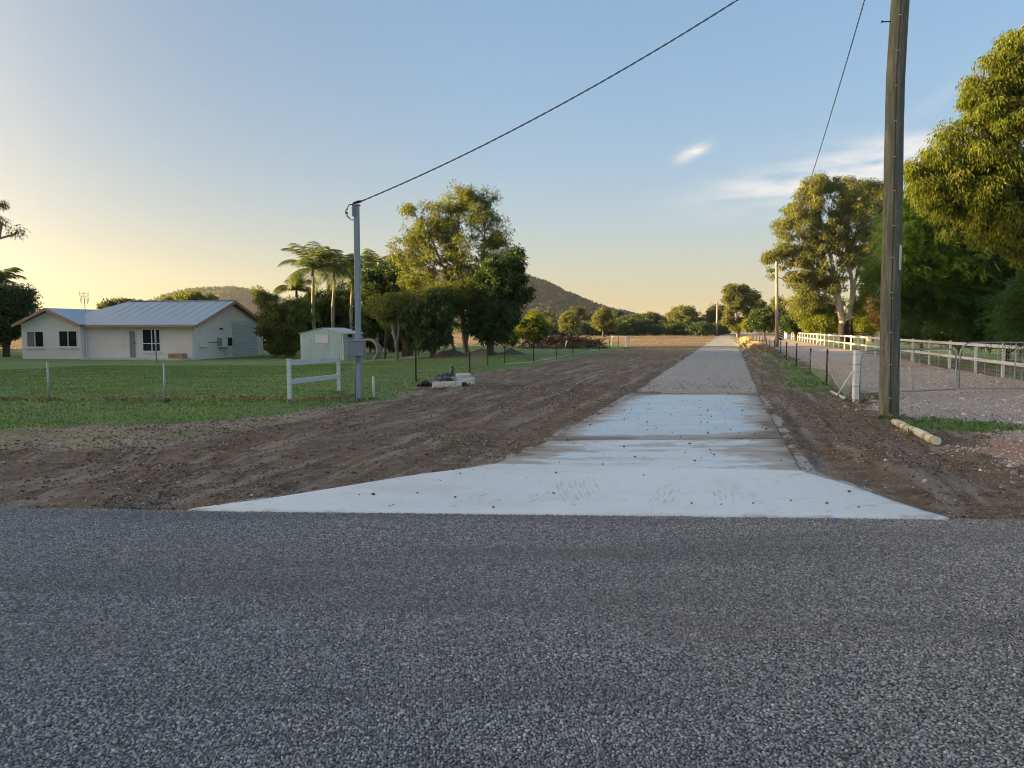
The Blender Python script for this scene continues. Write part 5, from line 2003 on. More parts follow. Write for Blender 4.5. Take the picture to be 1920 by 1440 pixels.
    s.box((p.x, p.y, zf + .95), (1.6, .2, 2.2), R)
    fw = tag(s.build('brick_wall', M['brick_red'], None, (p.x, p.y, zf)), 'short red brick wall in the shade right of the garage door', 'wall')


def build_shed():
    K = P(644.5, 677, 52.4)
    e1 = Vector((-.955, .295, 0)).normalized()
    e2 = Vector((.295, .955, 0)).normalized()
    zb = ground_at(K.x, K.y) - .05
    ze = P(645, 626, 52.4).z
    W, Dp = 3.35, 3.0
    zp = ze + .36
    root = empty('garden_shed', (K.x, K.y, zb), 'small white corrugated steel garden shed behind the grey service post', 'shed')

    def sp(a, b, z):
        p = K + e1 * a + e2 * b
        return Vector((p.x, p.y, z))
    m = MB()
    m.prism([sp(0, 0, zb), sp(W, 0, zb), sp(W, 0, ze), sp(W / 2, 0, zp), sp(0, 0, ze)], e2 * .03)
    for k in range(1, 20):
        a = k * W / 20
        zt = ze + (zp - ze) * (1 - abs(a - W / 2) / (W / 2)) - .03
        m.prism([sp(a - .035, -.001, zb), sp(a + .035, -.001, zb), sp(a + .018, -.03, zb), sp(a - .018, -.03, zb)], Vector((0, 0, zt - zb)))
    m.build('wall', M['shed_metal'], root)
    m = MB()
    m.prism([sp(-.002, .034, zb), sp(-.002, Dp, zb), sp(-.002, Dp, ze), sp(-.002, .034, ze)], e1 * .03)
    for k in range(1, 18):
        b = .03 + k * (Dp - .05) / 18
        m.prism([sp(-.003, b - .035, zb), sp(-.003, b + .035, zb), sp(-.033, b + .018, zb), sp(-.033, b - .018, zb)], Vector((0, 0, ze - zb - .02)))
    m.build('wall', M['shed_metal'], root)
    m = MB()
    m.prism([sp(W, .034, zb), sp(W, Dp, zb), sp(W, Dp, ze), sp(W, .034, ze)], -e1 * .03)
    m.prism([sp(.03, Dp - .03, zb), sp(W - .03, Dp - .03, zb), sp(W - .03, Dp - .03, ze), sp(W / 2, Dp - .03, zp), sp(.03, Dp - .03, ze)], e2 * .028)
    m.build('wall', M['shed_metal'], root)
    for sg in (0, 1):
        m = MB()
        a_e, a_r = (-.10, W / 2 - .002) if sg == 0 else (W + .10, W / 2 + .002)
        m.prism([sp(a_e, -.08, ze - .01), sp(a_r, -.08, zp + .03), sp(a_r, Dp + .08, zp + .03), sp(a_e, Dp + .08, ze - .01)], Vector((0, 0, .03)))
        m.build('roof', M['shed_metal'], root)
    # pressed panel in the gable, dark vent opening under the eave
    m = MB()
    for (x0, x1, z0, z1) in ((1.15, 2.15, ze - .62, ze - .10),):
        for (p0, p1, q0, q1) in ((x0, x1, z0, z0 + .05), (x0, x1, z1 - .05, z1), (x0, x0 + .05, z0 + .052, z1 - .052), (x1 - .05, x1, z0 + .052, z1 - .052)):
            m.prism([sp(p0, -.032, q0), sp(p1, -.032, q0), sp(p1, -.032, q1), sp(p0, -.032, q1)], e2 * -.025)
        m.prism([sp(x0 + .052, -.031, z0 + .052), sp(x1 - .052, -.031, z0 + .052), sp(x1 - .052, -.031, z1 - .052), sp(x0 + .052, -.031, z1 - .052)], e2 * -.008)
    m.build('wall_panel', M['white_paint'], root)
    m = MB()
    m.prism([sp(-.036, .55, ze - .24), sp(-.036, 1.15, ze - .24), sp(-.036, 1.15, ze - .04), sp(-.036, .55, ze - .04)], e1 * -.006)
    m.build('vent_opening', M['dark_gap'], root)
    # concrete pipe ring standing beside it
    c = P(693, 668, 51.5)
    c.z = ground_at(c.x, c.y) + .62
    rr, wd = .78, .55
    ax = Vector((.35, .94, 0)).normalized()
    ux, uz = ax.cross(Vector((0, 0, 1))), Vector((0, 0, 1))
    m = MB()
    n = 36
    vs, fs = [], []
    for i in range(n):
        a = 2 * PI * i / n
        d = ux * math.cos(a) + uz * math.sin(a)
        for (r_, o_) in ((rr, -wd / 2), (rr, wd / 2), (rr - .10, wd / 2), (rr - .10, -wd / 2)):
            vs.append(c + d * r_ + ax * o_)
    for i in range(n):
        j = (i + 1) % n
        for k in range(4):
            l_ = (k + 1) % 4
            fs.append((i * 4 + k, j * 4 + k, j * 4 + l_, i * 4 + l_))
    m.add(vs, fs)
    o = m.build('pipe_ring', M['pipe_conc'], None, (c.x, c.y, c.z - rr), True)
    tag(o, 'concrete pipe ring standing upright right beside the garden shed', 'pipe')


# ------------------------------------------------------------------ poles and cables
def catenary(a, b, sag, n=40):
    a, b = Vector(a), Vector(b)
    return [a.lerp(b, i / n) - Vector((0, 0, sag * 4 * (i / n) * (1 - i / n))) for i in range(n + 1)]


def build_poles():
    # big wooden pole
    D = 13.75
    cl = [(1667, 786), (1667.6, 720), (1668.5, 640), (1670, 540), (1672.2, 470), (1674, 400), (1676.5, 250), (1679, 150), (1683, 80), (1688, 0), (1690, -60), (1690, -140), (1692, -215)]
    pts = [P(x, y, D) for x, y in cl]
    pts[0].z = -.15
    base = Vector((pts[0].x, pts[0].y, 0))
    root = empty('power_pole', tuple(base), 'tall weathered wooden power pole at the right beside the gravel drive', 'pole')
    m = MB()
    fine = []
    for i in range(len(pts) - 1):
        for k in range(4):
            fine.append(pts[i].lerp(pts[i + 1], k / 4))
    fine.append(pts[-1])
    rng = random.Random(3)
    rs = [.168 - .030 * (i / (len(fine) - 1)) + rng.uniform(-.002, .002) for i in range(len(fine))]
    m.tube(fine, rs, 20)
    m.build('shaft', M['pole_wood'], root, smooth_shade=True)
    # earth wire down the middle, held by bright staples
    m = MB()
    off = [p + Vector((-.36 * r, -.93 * r, 0)) for p, r in zip(fine, rs)]
    m.tube(off[1:], .010, 5)
    m.build('earth_wire', M['cable'], root)
    for (sx, sy) in ((1686.5, 34), (1684.5, 100), (1682.5, 165), (1680, 231), (1676.5, 297), (1675.5, 360), (1674, 425), (1672, 484), (1671.5, 549), (1672.5, 560), (1668, 623), (1668.5, 683), (1664.5, 745)):
        z = P(sx, sy, D).z
        c = min(zip(fine, rs), key=lambda q: abs(q[0].z - z))
        s = MB()
        s.box((c[0].x - c[1] * .37, c[0].y - c[1] * .95 - .008, z), (.045, .012, .012), Matrix.Rotation(-.37, 3, 'Z'))
        s.build('staple', M['steel_galv'], root)
    # number strip
    z0, z1 = P(1681, 507, D).z, P(1681, 461, D).z
    c = min(zip(fine, rs), key=lambda q: abs(q[0].z - (z0 + z1) / 2))
    px_c = P(1681, 484, D).x
    s = MB()
    dx = px_c - c[0].x
    yb = c[0].y - math.sqrt(max(.0001, c[1] ** 2 - dx * dx))
    s.box((px_c, yb - .004, (z0 + z1) / 2), (.052, .006, z1 - z0), Matrix.Rotation(math.asin(dx / c[1]) * .8, 3, 'Z'))
    pl = s.build('number_strip', M['white_paint'], root)
    s = MB()
    n = 12
    for k in range(n):
        z = z0 + (k + .5) / n * (z1 - z0)
        s.box((px_c - .003, yb - .0095, z), (.026, .003, .016))
        if k % 2:
            s.box((px_c + .004, yb - .0115, z + .006), (.010, .002, .018))
    s.build('stamped_marks', M['steel_galv'], pl)
    # step bolt
    z = P(1660, 34, D).z
    c = min(zip(fine, rs), key=lambda q: abs(q[0].z - z))
    s = MB()
    s.tube([c[0], c[0] + Vector((-c[1] - .14, 0, -.005))], .011, 6)
    s.tube([c[0] + Vector((-c[1] - .14, 0, -.005)), c[0] + Vector((-c[1] - .155, 0, -.005))], .022, 6)
    s.build('step_bolt', M['cable'], root)
    # stones heaped against its foot
    ptop = fine[-1]

    # slender service post with its meter box
    g = G(674, 753)
    Dg = g.y
    top = P(669.5, 386, Dg)
    top.x = g.x - .01
    sp = empty('service_post', tuple(g), 'slender grey steel service post with a grey box and overhead cable', 'post')
    s = MB()
    s.box(((g.x + top.x) / 2, g.y, (g.z - .1 + top.z) / 2), (.115, .115, top.z - g.z + .1), bev=.012)
    s.build('shaft', M['post_grey'], sp)
    s = MB()
    s.box((g.x - .025, g.y - .13, P(668, 653, Dg).z), (.37, .24, .335), bev=.015)
    bx = s.build('meter_box', M['box_grey'], sp)
    s = MB()
    s.box((g.x - .03, g.y - .13, P(668, 653, Dg).z + .172), (.41, .27, .02))
    s.build('box_lid', M['post_grey'], bx)
    s = MB()
    zb = P(668, 667, Dg).z
    s.tube([(g.x - .06, g.y - .12, zb + .02), (g.x - .06, g.y - .12, zb - .06), (g.x - .085, g.y - .02, zb - .22), (g.x - .09, g.y - .02, g.z - .02)], .022, 8)
    s.build('conduit', M['steel_galv'], sp, smooth_shade=True)
    s = MB()
    s.box((top.x - .045, g.y - .065, top.z - .12), (.07, .05, .22), bev=.01)
    s.box((top.x, g.y, top.z + .012), (.17, .13, .025))
    s.build('top_bracket', M['box_grey'], sp)
    s = MB()
    tip = Vector((top.x + .03, g.y, top.z + .07))
    s.tube([tip + Vector((-.10, 0, -.02)), tip + Vector((.0, 0, .01)), tip + Vector((.09, 0, .03))], [.02, .035, .022], 7)
    s.build('strain_clamp', M['cable'], sp)
    s = MB()
    for w_ in (0, .035):
        s.tube([tip + Vector((-.09, w_, -.02)), tip + Vector((-.19, w_, -.05)), tip + Vector((-.235 - w_, w_, -.17)), tip + Vector((-.22 - w_, w_, -.28)), tip + Vector((-.14, w_, -.37)), tip + Vector((-.06, w_, -.36))], .008, 5)
    s.box(tip + Vector((-.24, 0, -.22)), (.05, .04, .03))
    s.build('cable_loop', M['cable'], sp)
    # overhead cables: twisted pairs
    pole_pt = Vector((ptop.x - .05, ptop.y, ptop.z - .1))

    def cable(a, b, sag, label, r=.013, n=90, twist=70):
        pts = catenary(a, b, sag, n)
        s = MB()
        d = (Vector(b) - Vector(a)).normalized()
        x = d.cross(Vector((0, 0, 1))).normalized()
        y = x.cross(d)
        for ph in (0, PI):
            q = []
            N = n * 4
            for i in range(N + 1):
                u = i / N
                p = Vector(a).lerp(Vector(b), u) - Vector((0, 0, sag * 4 * u * (1 - u)))
                an = u * twist * PI + ph
                q.append(p + (x * math.cos(an) + y * math.sin(an)) * r * .75)
            s.tube(q, r * .62, 5)
        o = s.build('overhead_cable', M['cable'], None, tuple(a), True)
        return tag(o, label, 'cable')
    cable(tip + Vector((.09, 0, .03)), pole_pt, .36, 'thick black cable rising from the service post to the big pole')
    # second pole along the drive, third pole far off
    p0 = G(1457, 651)
    p1 = P(1456, 490, p0.y)
    p2r = empty('power_pole', tuple(p0), 'thinner pale wooden pole beside the wire fence, in front of the gum tree', 'pole')
    s = MB()
    s.tube([p0 - Vector((0, 0, .2)), p0.lerp(p1, .5), p1], [.17, .15, .115], 12)
    s.build('shaft', M['pole_wood_grey'], p2r, smooth_shade=True)
    s = MB()
    s.tube([p1 - Vector((0, 0, .25)), p1 + Vector((.14, -.1, -.18))], .03, 6)
    s.build('insulator', M['cable'], p2r)
    p3 = G(1344, 631)
    s = MB()
    q1 = P(1345, 566, 165)
    q0 = Vector((q1.x, q1.y, 0))
    p3r = empty('power_pole', tuple(q0), 'distant pale pole standing at the end of the track', 'pole')
    s.tube([q0 - Vector((0, 0, .2)), q0.lerp(q1, .5) + Vector((.03, 0, 0)), q1], [.26, .24, .19], 10)
    s.build('shaft', M['pole_wood_grey'], p3r, smooth_shade=True)
    s = MB()
    s.bar(q1 + Vector((-.5, 0, -.5)), q1 + Vector((.5, 0, -.5)), .12, .12)
    s.build('crossarm', M['pole_wood_grey'], p3r)
    cable(p1 + Vector((.05, -.1, -.12)), pole_pt + Vector((-.02, .1, .02)), 1.0, 'thin black cable running from the big pole to the farther pole', r=.013, n=120, twist=260)


# ------------------------------------------------------------------ fences, frame, gates
def build_left_fences():
    # pale two-rail frame
    a = G(543.5, 757)
    b = G(635.5, 739)
    root = empty('post_and_rail', tuple(a), 'pale two rail steel frame standing open left of the service post', 'frame')
    ta, tb = P(541.5, 675, a.y), P(633.5, 671, b.y)
    for p, t in ((a, ta), (b, tb)):
        s = MB()
        s.box((p.x, p.y, (p.z - .1 + t.z) / 2), (.082, .082, t.z - p.z + .1), bev=.01)
        po = s.build('post', M['frame_pale'], root)
        s = MB()
        s.box((p.x, p.y, t.z + .012), (.10, .10, .02))
        s.build('post_cap', M['frame_pale'], po)
        for u in (.25, .45, .62, .8):
            s = MB()
            z = p.z + (t.z - p.z) * u
            s.box((p.x, p.y, z), (.088, .088, .012))
            s.build('wire_tie', M['steel_galv'], po)
    d = (b - a).normalized()
    for (ya, yb) in ((680.5, 674), (716, 705.5)):
        p, q = P(545, ya, a.y), P(634, yb, b.y)
        p.x, p.y, q.x, q.y = a.x + d.x * .045, a.y + d.y * .045, b.x - d.x * .045, b.y - d.y * .045
        s = MB()
        s.bar(p, q, .05, .105)
        s.build('rail', M['frame_pale'], root)
    # front wire fence: thin steel posts and wires
    fr = empty('wire_fence', (a.x - 3, a.y, a.z), 'wire fence with two thin grey steel posts across the front of the lawn', 'fence')
    fp = []
    for px, yb, yt in ((-118, 751, 679), (92, 752, 679), (310, 754, 681)):
        p = G(px, yb)
        t = P(px - 3, yt, p.y)
        s = MB()
        s.tube([p - Vector((0, 0, .1)), t], .024, 8)
        s.build('post', M['steel_galv'], fr, smooth_shade=True)
        fp.append((p, t))
    fp.append((a, ta))
    s = MB()
    for (p, t), (q, u) in zip(fp[:-1], fp[1:]):
        for k in (.12, .36, .60, .80, .97):
            s.tube(catenary(p.lerp(t, k), q.lerp(u, k), .015, 5), .0022, 3, False)
    tag(s.build('wire', M['wire'], fr), kind='stuff')
    # white marker stake
    p = G(702, 750)
    t = P(699.5, 706, p.y)
    s = MB()
    s.tube([p - Vector((0, 0, .1)), p.lerp(t, .98), t], [.030, .030, .024], 10)
    tag(s.build('marker_stake', M['rail_white'], None, tuple(p), True), 'short white stake in the grass right of the service post', 'stake')
    # black star pickets with netting
    nf = empty('netting_fence', tuple(b), 'black picket netting fence running from the pale frame beside the field', 'fence')
    posts = [(780, 715, 662), (881, 704, 659), (914.5, 684, 651), (946.5, 684, 648), (1000.5, 680, 649), (1043, 672, 643), (1074, 666, 640), (1100.5, 660, 637), (1124, 657, 638), (1143, 653, 635), (1160, 650, 631)]
    line = [(b, tb - Vector((0, 0, .03)))]
    for px, yb, yt in posts:
        p = G(px, yb)
        t = P(px - 1, yt, p.y)
        s = MB()
        s.box((p.x, p.y, (p.z - .1 + t.z) / 2), (.045, .012, t.z - p.z + .1))
        s.box((p.x, p.y + .017, (p.z - .1 + t.z) / 2), (.012, .022, t.z - p.z + .1))
        s.build('picket', M['star_post'], nf)
        line.append((p, t))
    s = MB()
    for (p, t), (q, u) in zip(line[:-1], line[1:]):
        L = (q - p).length
        for k in (.04, .17, .30, .43, .58, .74, .93):
            s.tube(catenary(p.lerp(t, k), q.lerp(u, k), .01, 3), .0023, 3, False)
        n = int(L / .13)
        if p.y < 50:
            for i in range(1, n):
                f0, f1 = p.lerp(q, i / n), t.lerp(u, i / n)
                s.tube([f0.lerp(f1, .04), f0.lerp(f1, .93)], .0032, 3, False)
    tag(s.build('netting', M['wire_dark'], nf), kind='stuff')
    s = MB()
    for k in range(4, len(line) - 3):
        p, q = line[k][0], line[k + 1][0]
        s.bar(p + Vector((-.03, -.05, .04)), q + Vector((-.03, -.05, .04)), .03, .035)
    s.build('bottom_rail', M['rail_white'], nf)
    # far white gate frame in the field
    g0_, g1_ = G(1147, 648.5), G(1174, 650)
    gt = empty('field_gate', tuple(g0_), 'small white field gate frame at the far end of the netting fence', 'gate')
    for px, yb in ((1147, 648.5), (1173.5, 650), (1177.5, 650)):
        p = G(px, yb)
        t = P(px, 630, p.y)
        s = MB()
        s.box((p.x, p.y, (p.z + t.z) / 2), (.09, .09, t.z - p.z))
        s.build('post', M['rail_white'], gt)
    s = MB()
    s.bar(P(1148, 630.8, g0_.y) - Vector((0, 0, .05)), P(1177, 630.8, g1_.y) - Vector((0, 0, .05)), .07, .08)
    s.build('rail', M['rail_white'], gt)


def build_right_fences():
    # black pickets along the track
    pf = empty('picket_fence', tuple(G(1549, 723)), 'row of black steel pickets strung with wire between track and drive', 'fence')
    posts = [(1549.6, 723, 655), (1519, 700, 653), (1493, 686, 643.5), (1474, 679, 640.5), (1463.5, 667, 637), (1451.5, 662, 636.5), (1443, 657, 634), (1437, 652, 633), (1430, 649, 632), (1424, 646, 631), (1418.5, 643.5, 630), (1413, 641, 629), (1408, 638.5, 628)]
    gp_b, gp_t = G(1603.5, 755), None
    gp_t = P(1603, 655, gp_b.y)
    line = [(gp_b, gp_t)]
    for px, yb, yt in posts:
        p = G(px, yb)
        t = P(px, yt, p.y)
        s = MB()
        hz = t.z - p.z + .25
        s.box((p.x, p.y, t.z - hz / 2), (.050, .014, hz))
        s.box((p.x, p.y + .019, t.z - hz / 2), (.014, .024, hz))
        s.build('picket', M['star_post'], pf)
        line.append((p, t))
    s = MB()
    for (p, t), (q, u) in zip(line[:-1], line[1:]):
        for k in (.10, .35, .60, .86):
            s.tube(catenary(p.lerp(t, k), q.lerp(u, k), .03, 5), .0028, 3, False)
        if p.y < 24:
            n = int((q - p).length / .16)
            for i in range(1, n):
                f0, f1 = p.lerp(q, i / n), t.lerp(u, i / n)
                s.tube([f0.lerp(f1, .1), f0.lerp(f1, .86)], .002, 3, False)
    tag(s.build('wire', M['wire'], pf), kind='stuff')
    s = MB()
    s.tube([line[1][0].lerp(line[1][1], .44), line[2][0].lerp(line[2][1], .66), line[3][0].lerp(line[3][1], .80)], .008, 5)
    s.build('top_wire', M['wire'], pf)
    # white painted gate post with its stay
    gp = empty('gate_post', tuple(gp_b), 'white painted timber gate post with flaking top and wire bands', 'post')
    s = MB()
    hz = gp_t.z - gp_b.z
    s.box((gp_b.x, gp_b.y, gp_b.z + hz / 2 - .03), (.112, .125, hz + .02), bev=.012)
    sh = s.build('shaft', M['chipped_white'], gp)
    s = MB()
    s.box((gp_b.x, gp_b.y, gp_b.z + hz + .002), (.095, .105, .022), taper=.8)
    s.build('weathered_top', M['stick'], gp)
    for u in (.06, .31, .58, .72, .90):
        s = MB()
        s.box((gp_b.x, gp_b.y, gp_b.z + hz * u), (.120, .133, .008))
        s.build('wire_band', M['wire_dark'], gp)
    s = MB()
    s.tube([P(1598, 697, gp_b.y - .04), P(1570, 742, gp_b.y + .35)], .02, 8)
    s.build('stay', M['chipped_white'], gp, smooth_shade=True)
    a, b = G(1557.5, 738), G(1583, 750)
    s = MB()
    s.tube([a + Vector((0, 0, .05)), b + Vector((0, 0, .045))], [.030, .034], 9)
    s.tube([b + Vector((0, 0, .045)), b + (b - a).normalized() * .05 + Vector((0, 0, .045))], [.05, .045], 9)
    tag(s.build('fallen_stake', M['peeled_log'], None, tuple(a), True), 'short pale stake lying on the soil left of the white gate post', 'stake')
    # loose wire panel sagging from the post
    a, b = G(1563, 722), G(1592, 752)
    wp = empty('slack_wires', tuple(a), 'slack panel of wire strands leaning beside the white gate post', 'wire')
    s = MB()
    for k in range(9):
        z = .03 + k * .035
        s.tube([a + Vector((-.02 * k, 0, z + .10)), a.lerp(b, .5) + Vector((-.01 * k, 0, z + .02)), b + Vector((0, 0, z - .02))], .004, 4)
    s.build('strand', M['wire'], wp)

    # steel mesh gates
    def gate(label, p0, p1, z0, z1, arch_left, arch_right, bars, tie):
        d = (p1 - p0)
        L = d.length
        u = d.normalized()
        root_ = empty('mesh_gate', (p0.x, p0.y, ground_at(p0.x, p0.y)), label, 'gate')

        def q(s_, z):
            return Vector((p0.x + u.x * s_, p0.y + u.y * s_, z))
        r = .30
        path = [q(0, z0)]

        def corner(s_c, sgn, a0, a1):
            return [q(s_c + r * math.cos(a), z1 - r + r * math.sin(a)) for a in [a0 + (a1 - a0) * i / 6 for i in range(7)]]
        path += corner(r, 1, PI, PI / 2) if arch_left else [q(0, z1)]
        path += corner(L - r, 1, PI / 2, 0) if arch_right else [q(L, z1)]
        path += [q(L, z0), q(0, z0)]
        s = MB()
        s.tube(path, .019, 8)
        s.build('gate_frame', M['gate_steel'], root_, smooth_shade=True)
        for bs in bars:
            s = MB()
            s.tube([q(bs, z0), q(bs, z1)], .015, 7)
            s.build('upright', M['gate_steel'], root_)
        s = MB()
        n = int(L / .30)
        for i in range(1, n):
            s.tube([q(L * i / n, z0), q(L * i / n, z1 - .01)], .0042, 3, False)
        for k in range(1, 8):
            z = z0 + (z1 - z0) * k / 8
            s.tube([q(.02, z), q(L - .02, z)], .0042, 3, False)
        tag(s.build('wire_mesh', M['wire'], root_), kind='stuff')
        if tie:
            s = MB()
            s.tube([q(L - .02, z0 + .55), q(L + .10, z0 + .50), q(L + .10, z0 + .62), q(L, z0 + .60)], .010, 5)
            s.build('chain', M['wire_dark'], root_)
    a = P(1611, 738, 17.3)
    b = P(1791, 733, 18.6)
    gate('closed steel mesh gate hung between the white gate post and its pair', Vector((a.x, a.y, 0)), Vector((b.x, b.y, 0)), a.z, P(1700, 655, 18).z, True, True, [1.72], True)
    a = P(1797.5, 728, 19.4)
    b = P(1985, 730, 19.3)
    gate('steel mesh gate with a curved top corner at the right edge', Vector((a.x, a.y, 0)), Vector((b.x, b.y, 0)), a.z, P(1840, 642, 19.4).z, True, True, [1.37], False)

    # white rail fence along the drive
    root_ = empty('rail_fence', (16, 25, 0), 'long white two rail fence with wire mesh along the gravel drive', 'fence')
    ss = [-9.6, -6.4, -3.2, 0, 2.9] + [6.3 + 3.3 * k for k in range(26)]

    def fpnt(s_):
        return Vector((16.0 + UX * s_, 25.0 + UY * s_, ground_at(16 + UX * s_, 25 + UY * s_)))
    pm = rm = None
    perp = Vector((UY, -UX, 0))
    R = Matrix((perp, Vector((UX, UY, 0)), Vector((0, 0, 1)))).transposed()
    for i, s_ in enumerate(ss):
        p = fpnt(s_)
        if pm is None:
            s = MB()
            s.box((p.x, p.y, p.z + .52), (.085, .085, 1.20), R, bev=.008)
            pm = s.build('post', M['rail_white'], root_)
            first = p.copy()
        else:
            o = pm.copy()
            COL.objects.link(o)
            o.location = pm.location + (p - first)
        if i < len(ss) - 1:
            q = fpnt(ss[i + 1])
            for h in (1.02, .50):
                s = MB()
                s.bar(p + Vector((0, 0, h)) - perp * .07, q + Vector((0, 0, h)) - perp * .07, .04, .105, up=(0, 0, 1))
                s.build('rail', M['rail_white'], root_)
    s = MB()
    for (s0, s1) in zip(ss[:-1], ss[1:]):
        if s0 > 26:
            break
        p, q = fpnt(s0) + perp * .06, fpnt(s1) + perp * .06
        for h in (.08, .2, .33, .62, .76, .9):
            s.tube([p + Vector((0, 0, h)), q + Vector((0, 0, h))], .0026, 3, False)
        n = int((s1 - s0) / .2)
        for i in range(n):
            c = p.lerp(q, i / n)
            s.tube([c + Vector((0, 0, .05)), c + Vector((0, 0, 1.0))], .0024, 3, False)
    tag(s.build('wire_mesh', M['wire'], root_), kind='stuff')


# ------------------------------------------------------------------ things lying about
def blob(name, c, rx, ry, rz, seed, mat, amp=.22, freq=2.6, parent=None, flat_bottom=True, rings=14, seg=22, crease=0.0):
    """crumpled or heaped closed body on the ground"""
    c = Vector(c)
    vs, fs = [], []
    for i in range(rings + 1):
        th = PI * i / rings
        for k in range(seg):
            ph = 2 * PI * k / seg
            d = Vector((math.sin(th) * math.cos(ph), math.sin(th) * math.sin(ph), math.cos(th)))
            n = float(fbm(d.x * freq + 7 * seed, d.y * freq + d.z * freq * 1.7 + 3, 300 + seed, 4)) - .5
            cr = crease * abs(math.sin(5 * d.x + 4 * n * 6 + seed) * math.cos(4 * d.y + 3 * d.z))
            r = 1 + n * 2 * amp - cr
            p = Vector((d.x * rx * r, d.y * ry * r, d.z * rz * r))
            if flat_bottom:
                p.z = max(p.z, -.02)
            vs.append(c + p)
    for i in range(rings):
        for k in range(seg):
            j = (k + 1) % seg
            fs.append((i * seg + k, (i + 1) * seg + k, (i + 1) * seg + j, i * seg + j))
    m = MB()
    m.add(vs, fs)
    return m.build(name, mat, parent, None if parent else tuple(c), False)


def rough_block(name, c, size, rz, seed, label):
    """cast concrete block with chipped edges"""
    m = MB()
    rng = random.Random(seed)
    nx, ny, nz = 9, 5, 4
    idx = {}
    vs, fs = [], []
    Rm = Matrix.Rotation(rz, 3, 'Z')

    def vid(i, j, k):
        if (i, j, k) not in idx:
            p = Vector(((i / nx - .5) * size[0], (j / ny - .5) * size[1], (k / nz) * size[2]))
            e = (i in (0, nx)) + (j in (0, ny)) + (k in (0, nz))
            f = .004 + .010 * (e >= 2)
            p += Vector((rng.uniform(-f, f), rng.uniform(-f, f), rng.uniform(-f, f) * .8))
            if e >= 2:
                p -= Vector((math.copysign(.012, p.x), math.copysign(.012, p.y), .012 if k == nz else 0))
            idx[(i, j, k)] = len(vs)
            vs.append(Vector(c) + Rm @ p)
        return idx[(i, j, k)]
    for i in range(nx):
        for j in range(ny):
            fs.append((vid(i, j, 0), vid(i, j + 1, 0), vid(i + 1, j + 1, 0), vid(i + 1, j, 0)))
            fs.append((vid(i, j, nz), vid(i + 1, j, nz), vid(i + 1, j + 1, nz), vid(i, j + 1, nz)))
    for i in range(nx):
        for k in range(nz):
            fs.append((vid(i, 0, k), vid(i + 1, 0, k), vid(i + 1, 0, k + 1), vid(i, 0, k + 1)))
            fs.append((vid(i, ny, k), vid(i, ny, k + 1), vid(i + 1, ny, k + 1), vid(i + 1, ny, k)))
    for j in range(ny):
        for k in range(nz):
            fs.append((vid(0, j, k), vid(0, j, k + 1), vid(0, j + 1, k + 1), vid(0, j + 1, k)))
            fs.append((vid(nx, j, k), vid(nx, j + 1, k), vid(nx, j + 1, k + 1), vid(nx, j, k + 1)))
    m.add(vs, fs)
    o = m.build(name, M['block_conc'], None, tuple(c))
    return tag(o, label, 'block', 'concrete blocks in the pile')


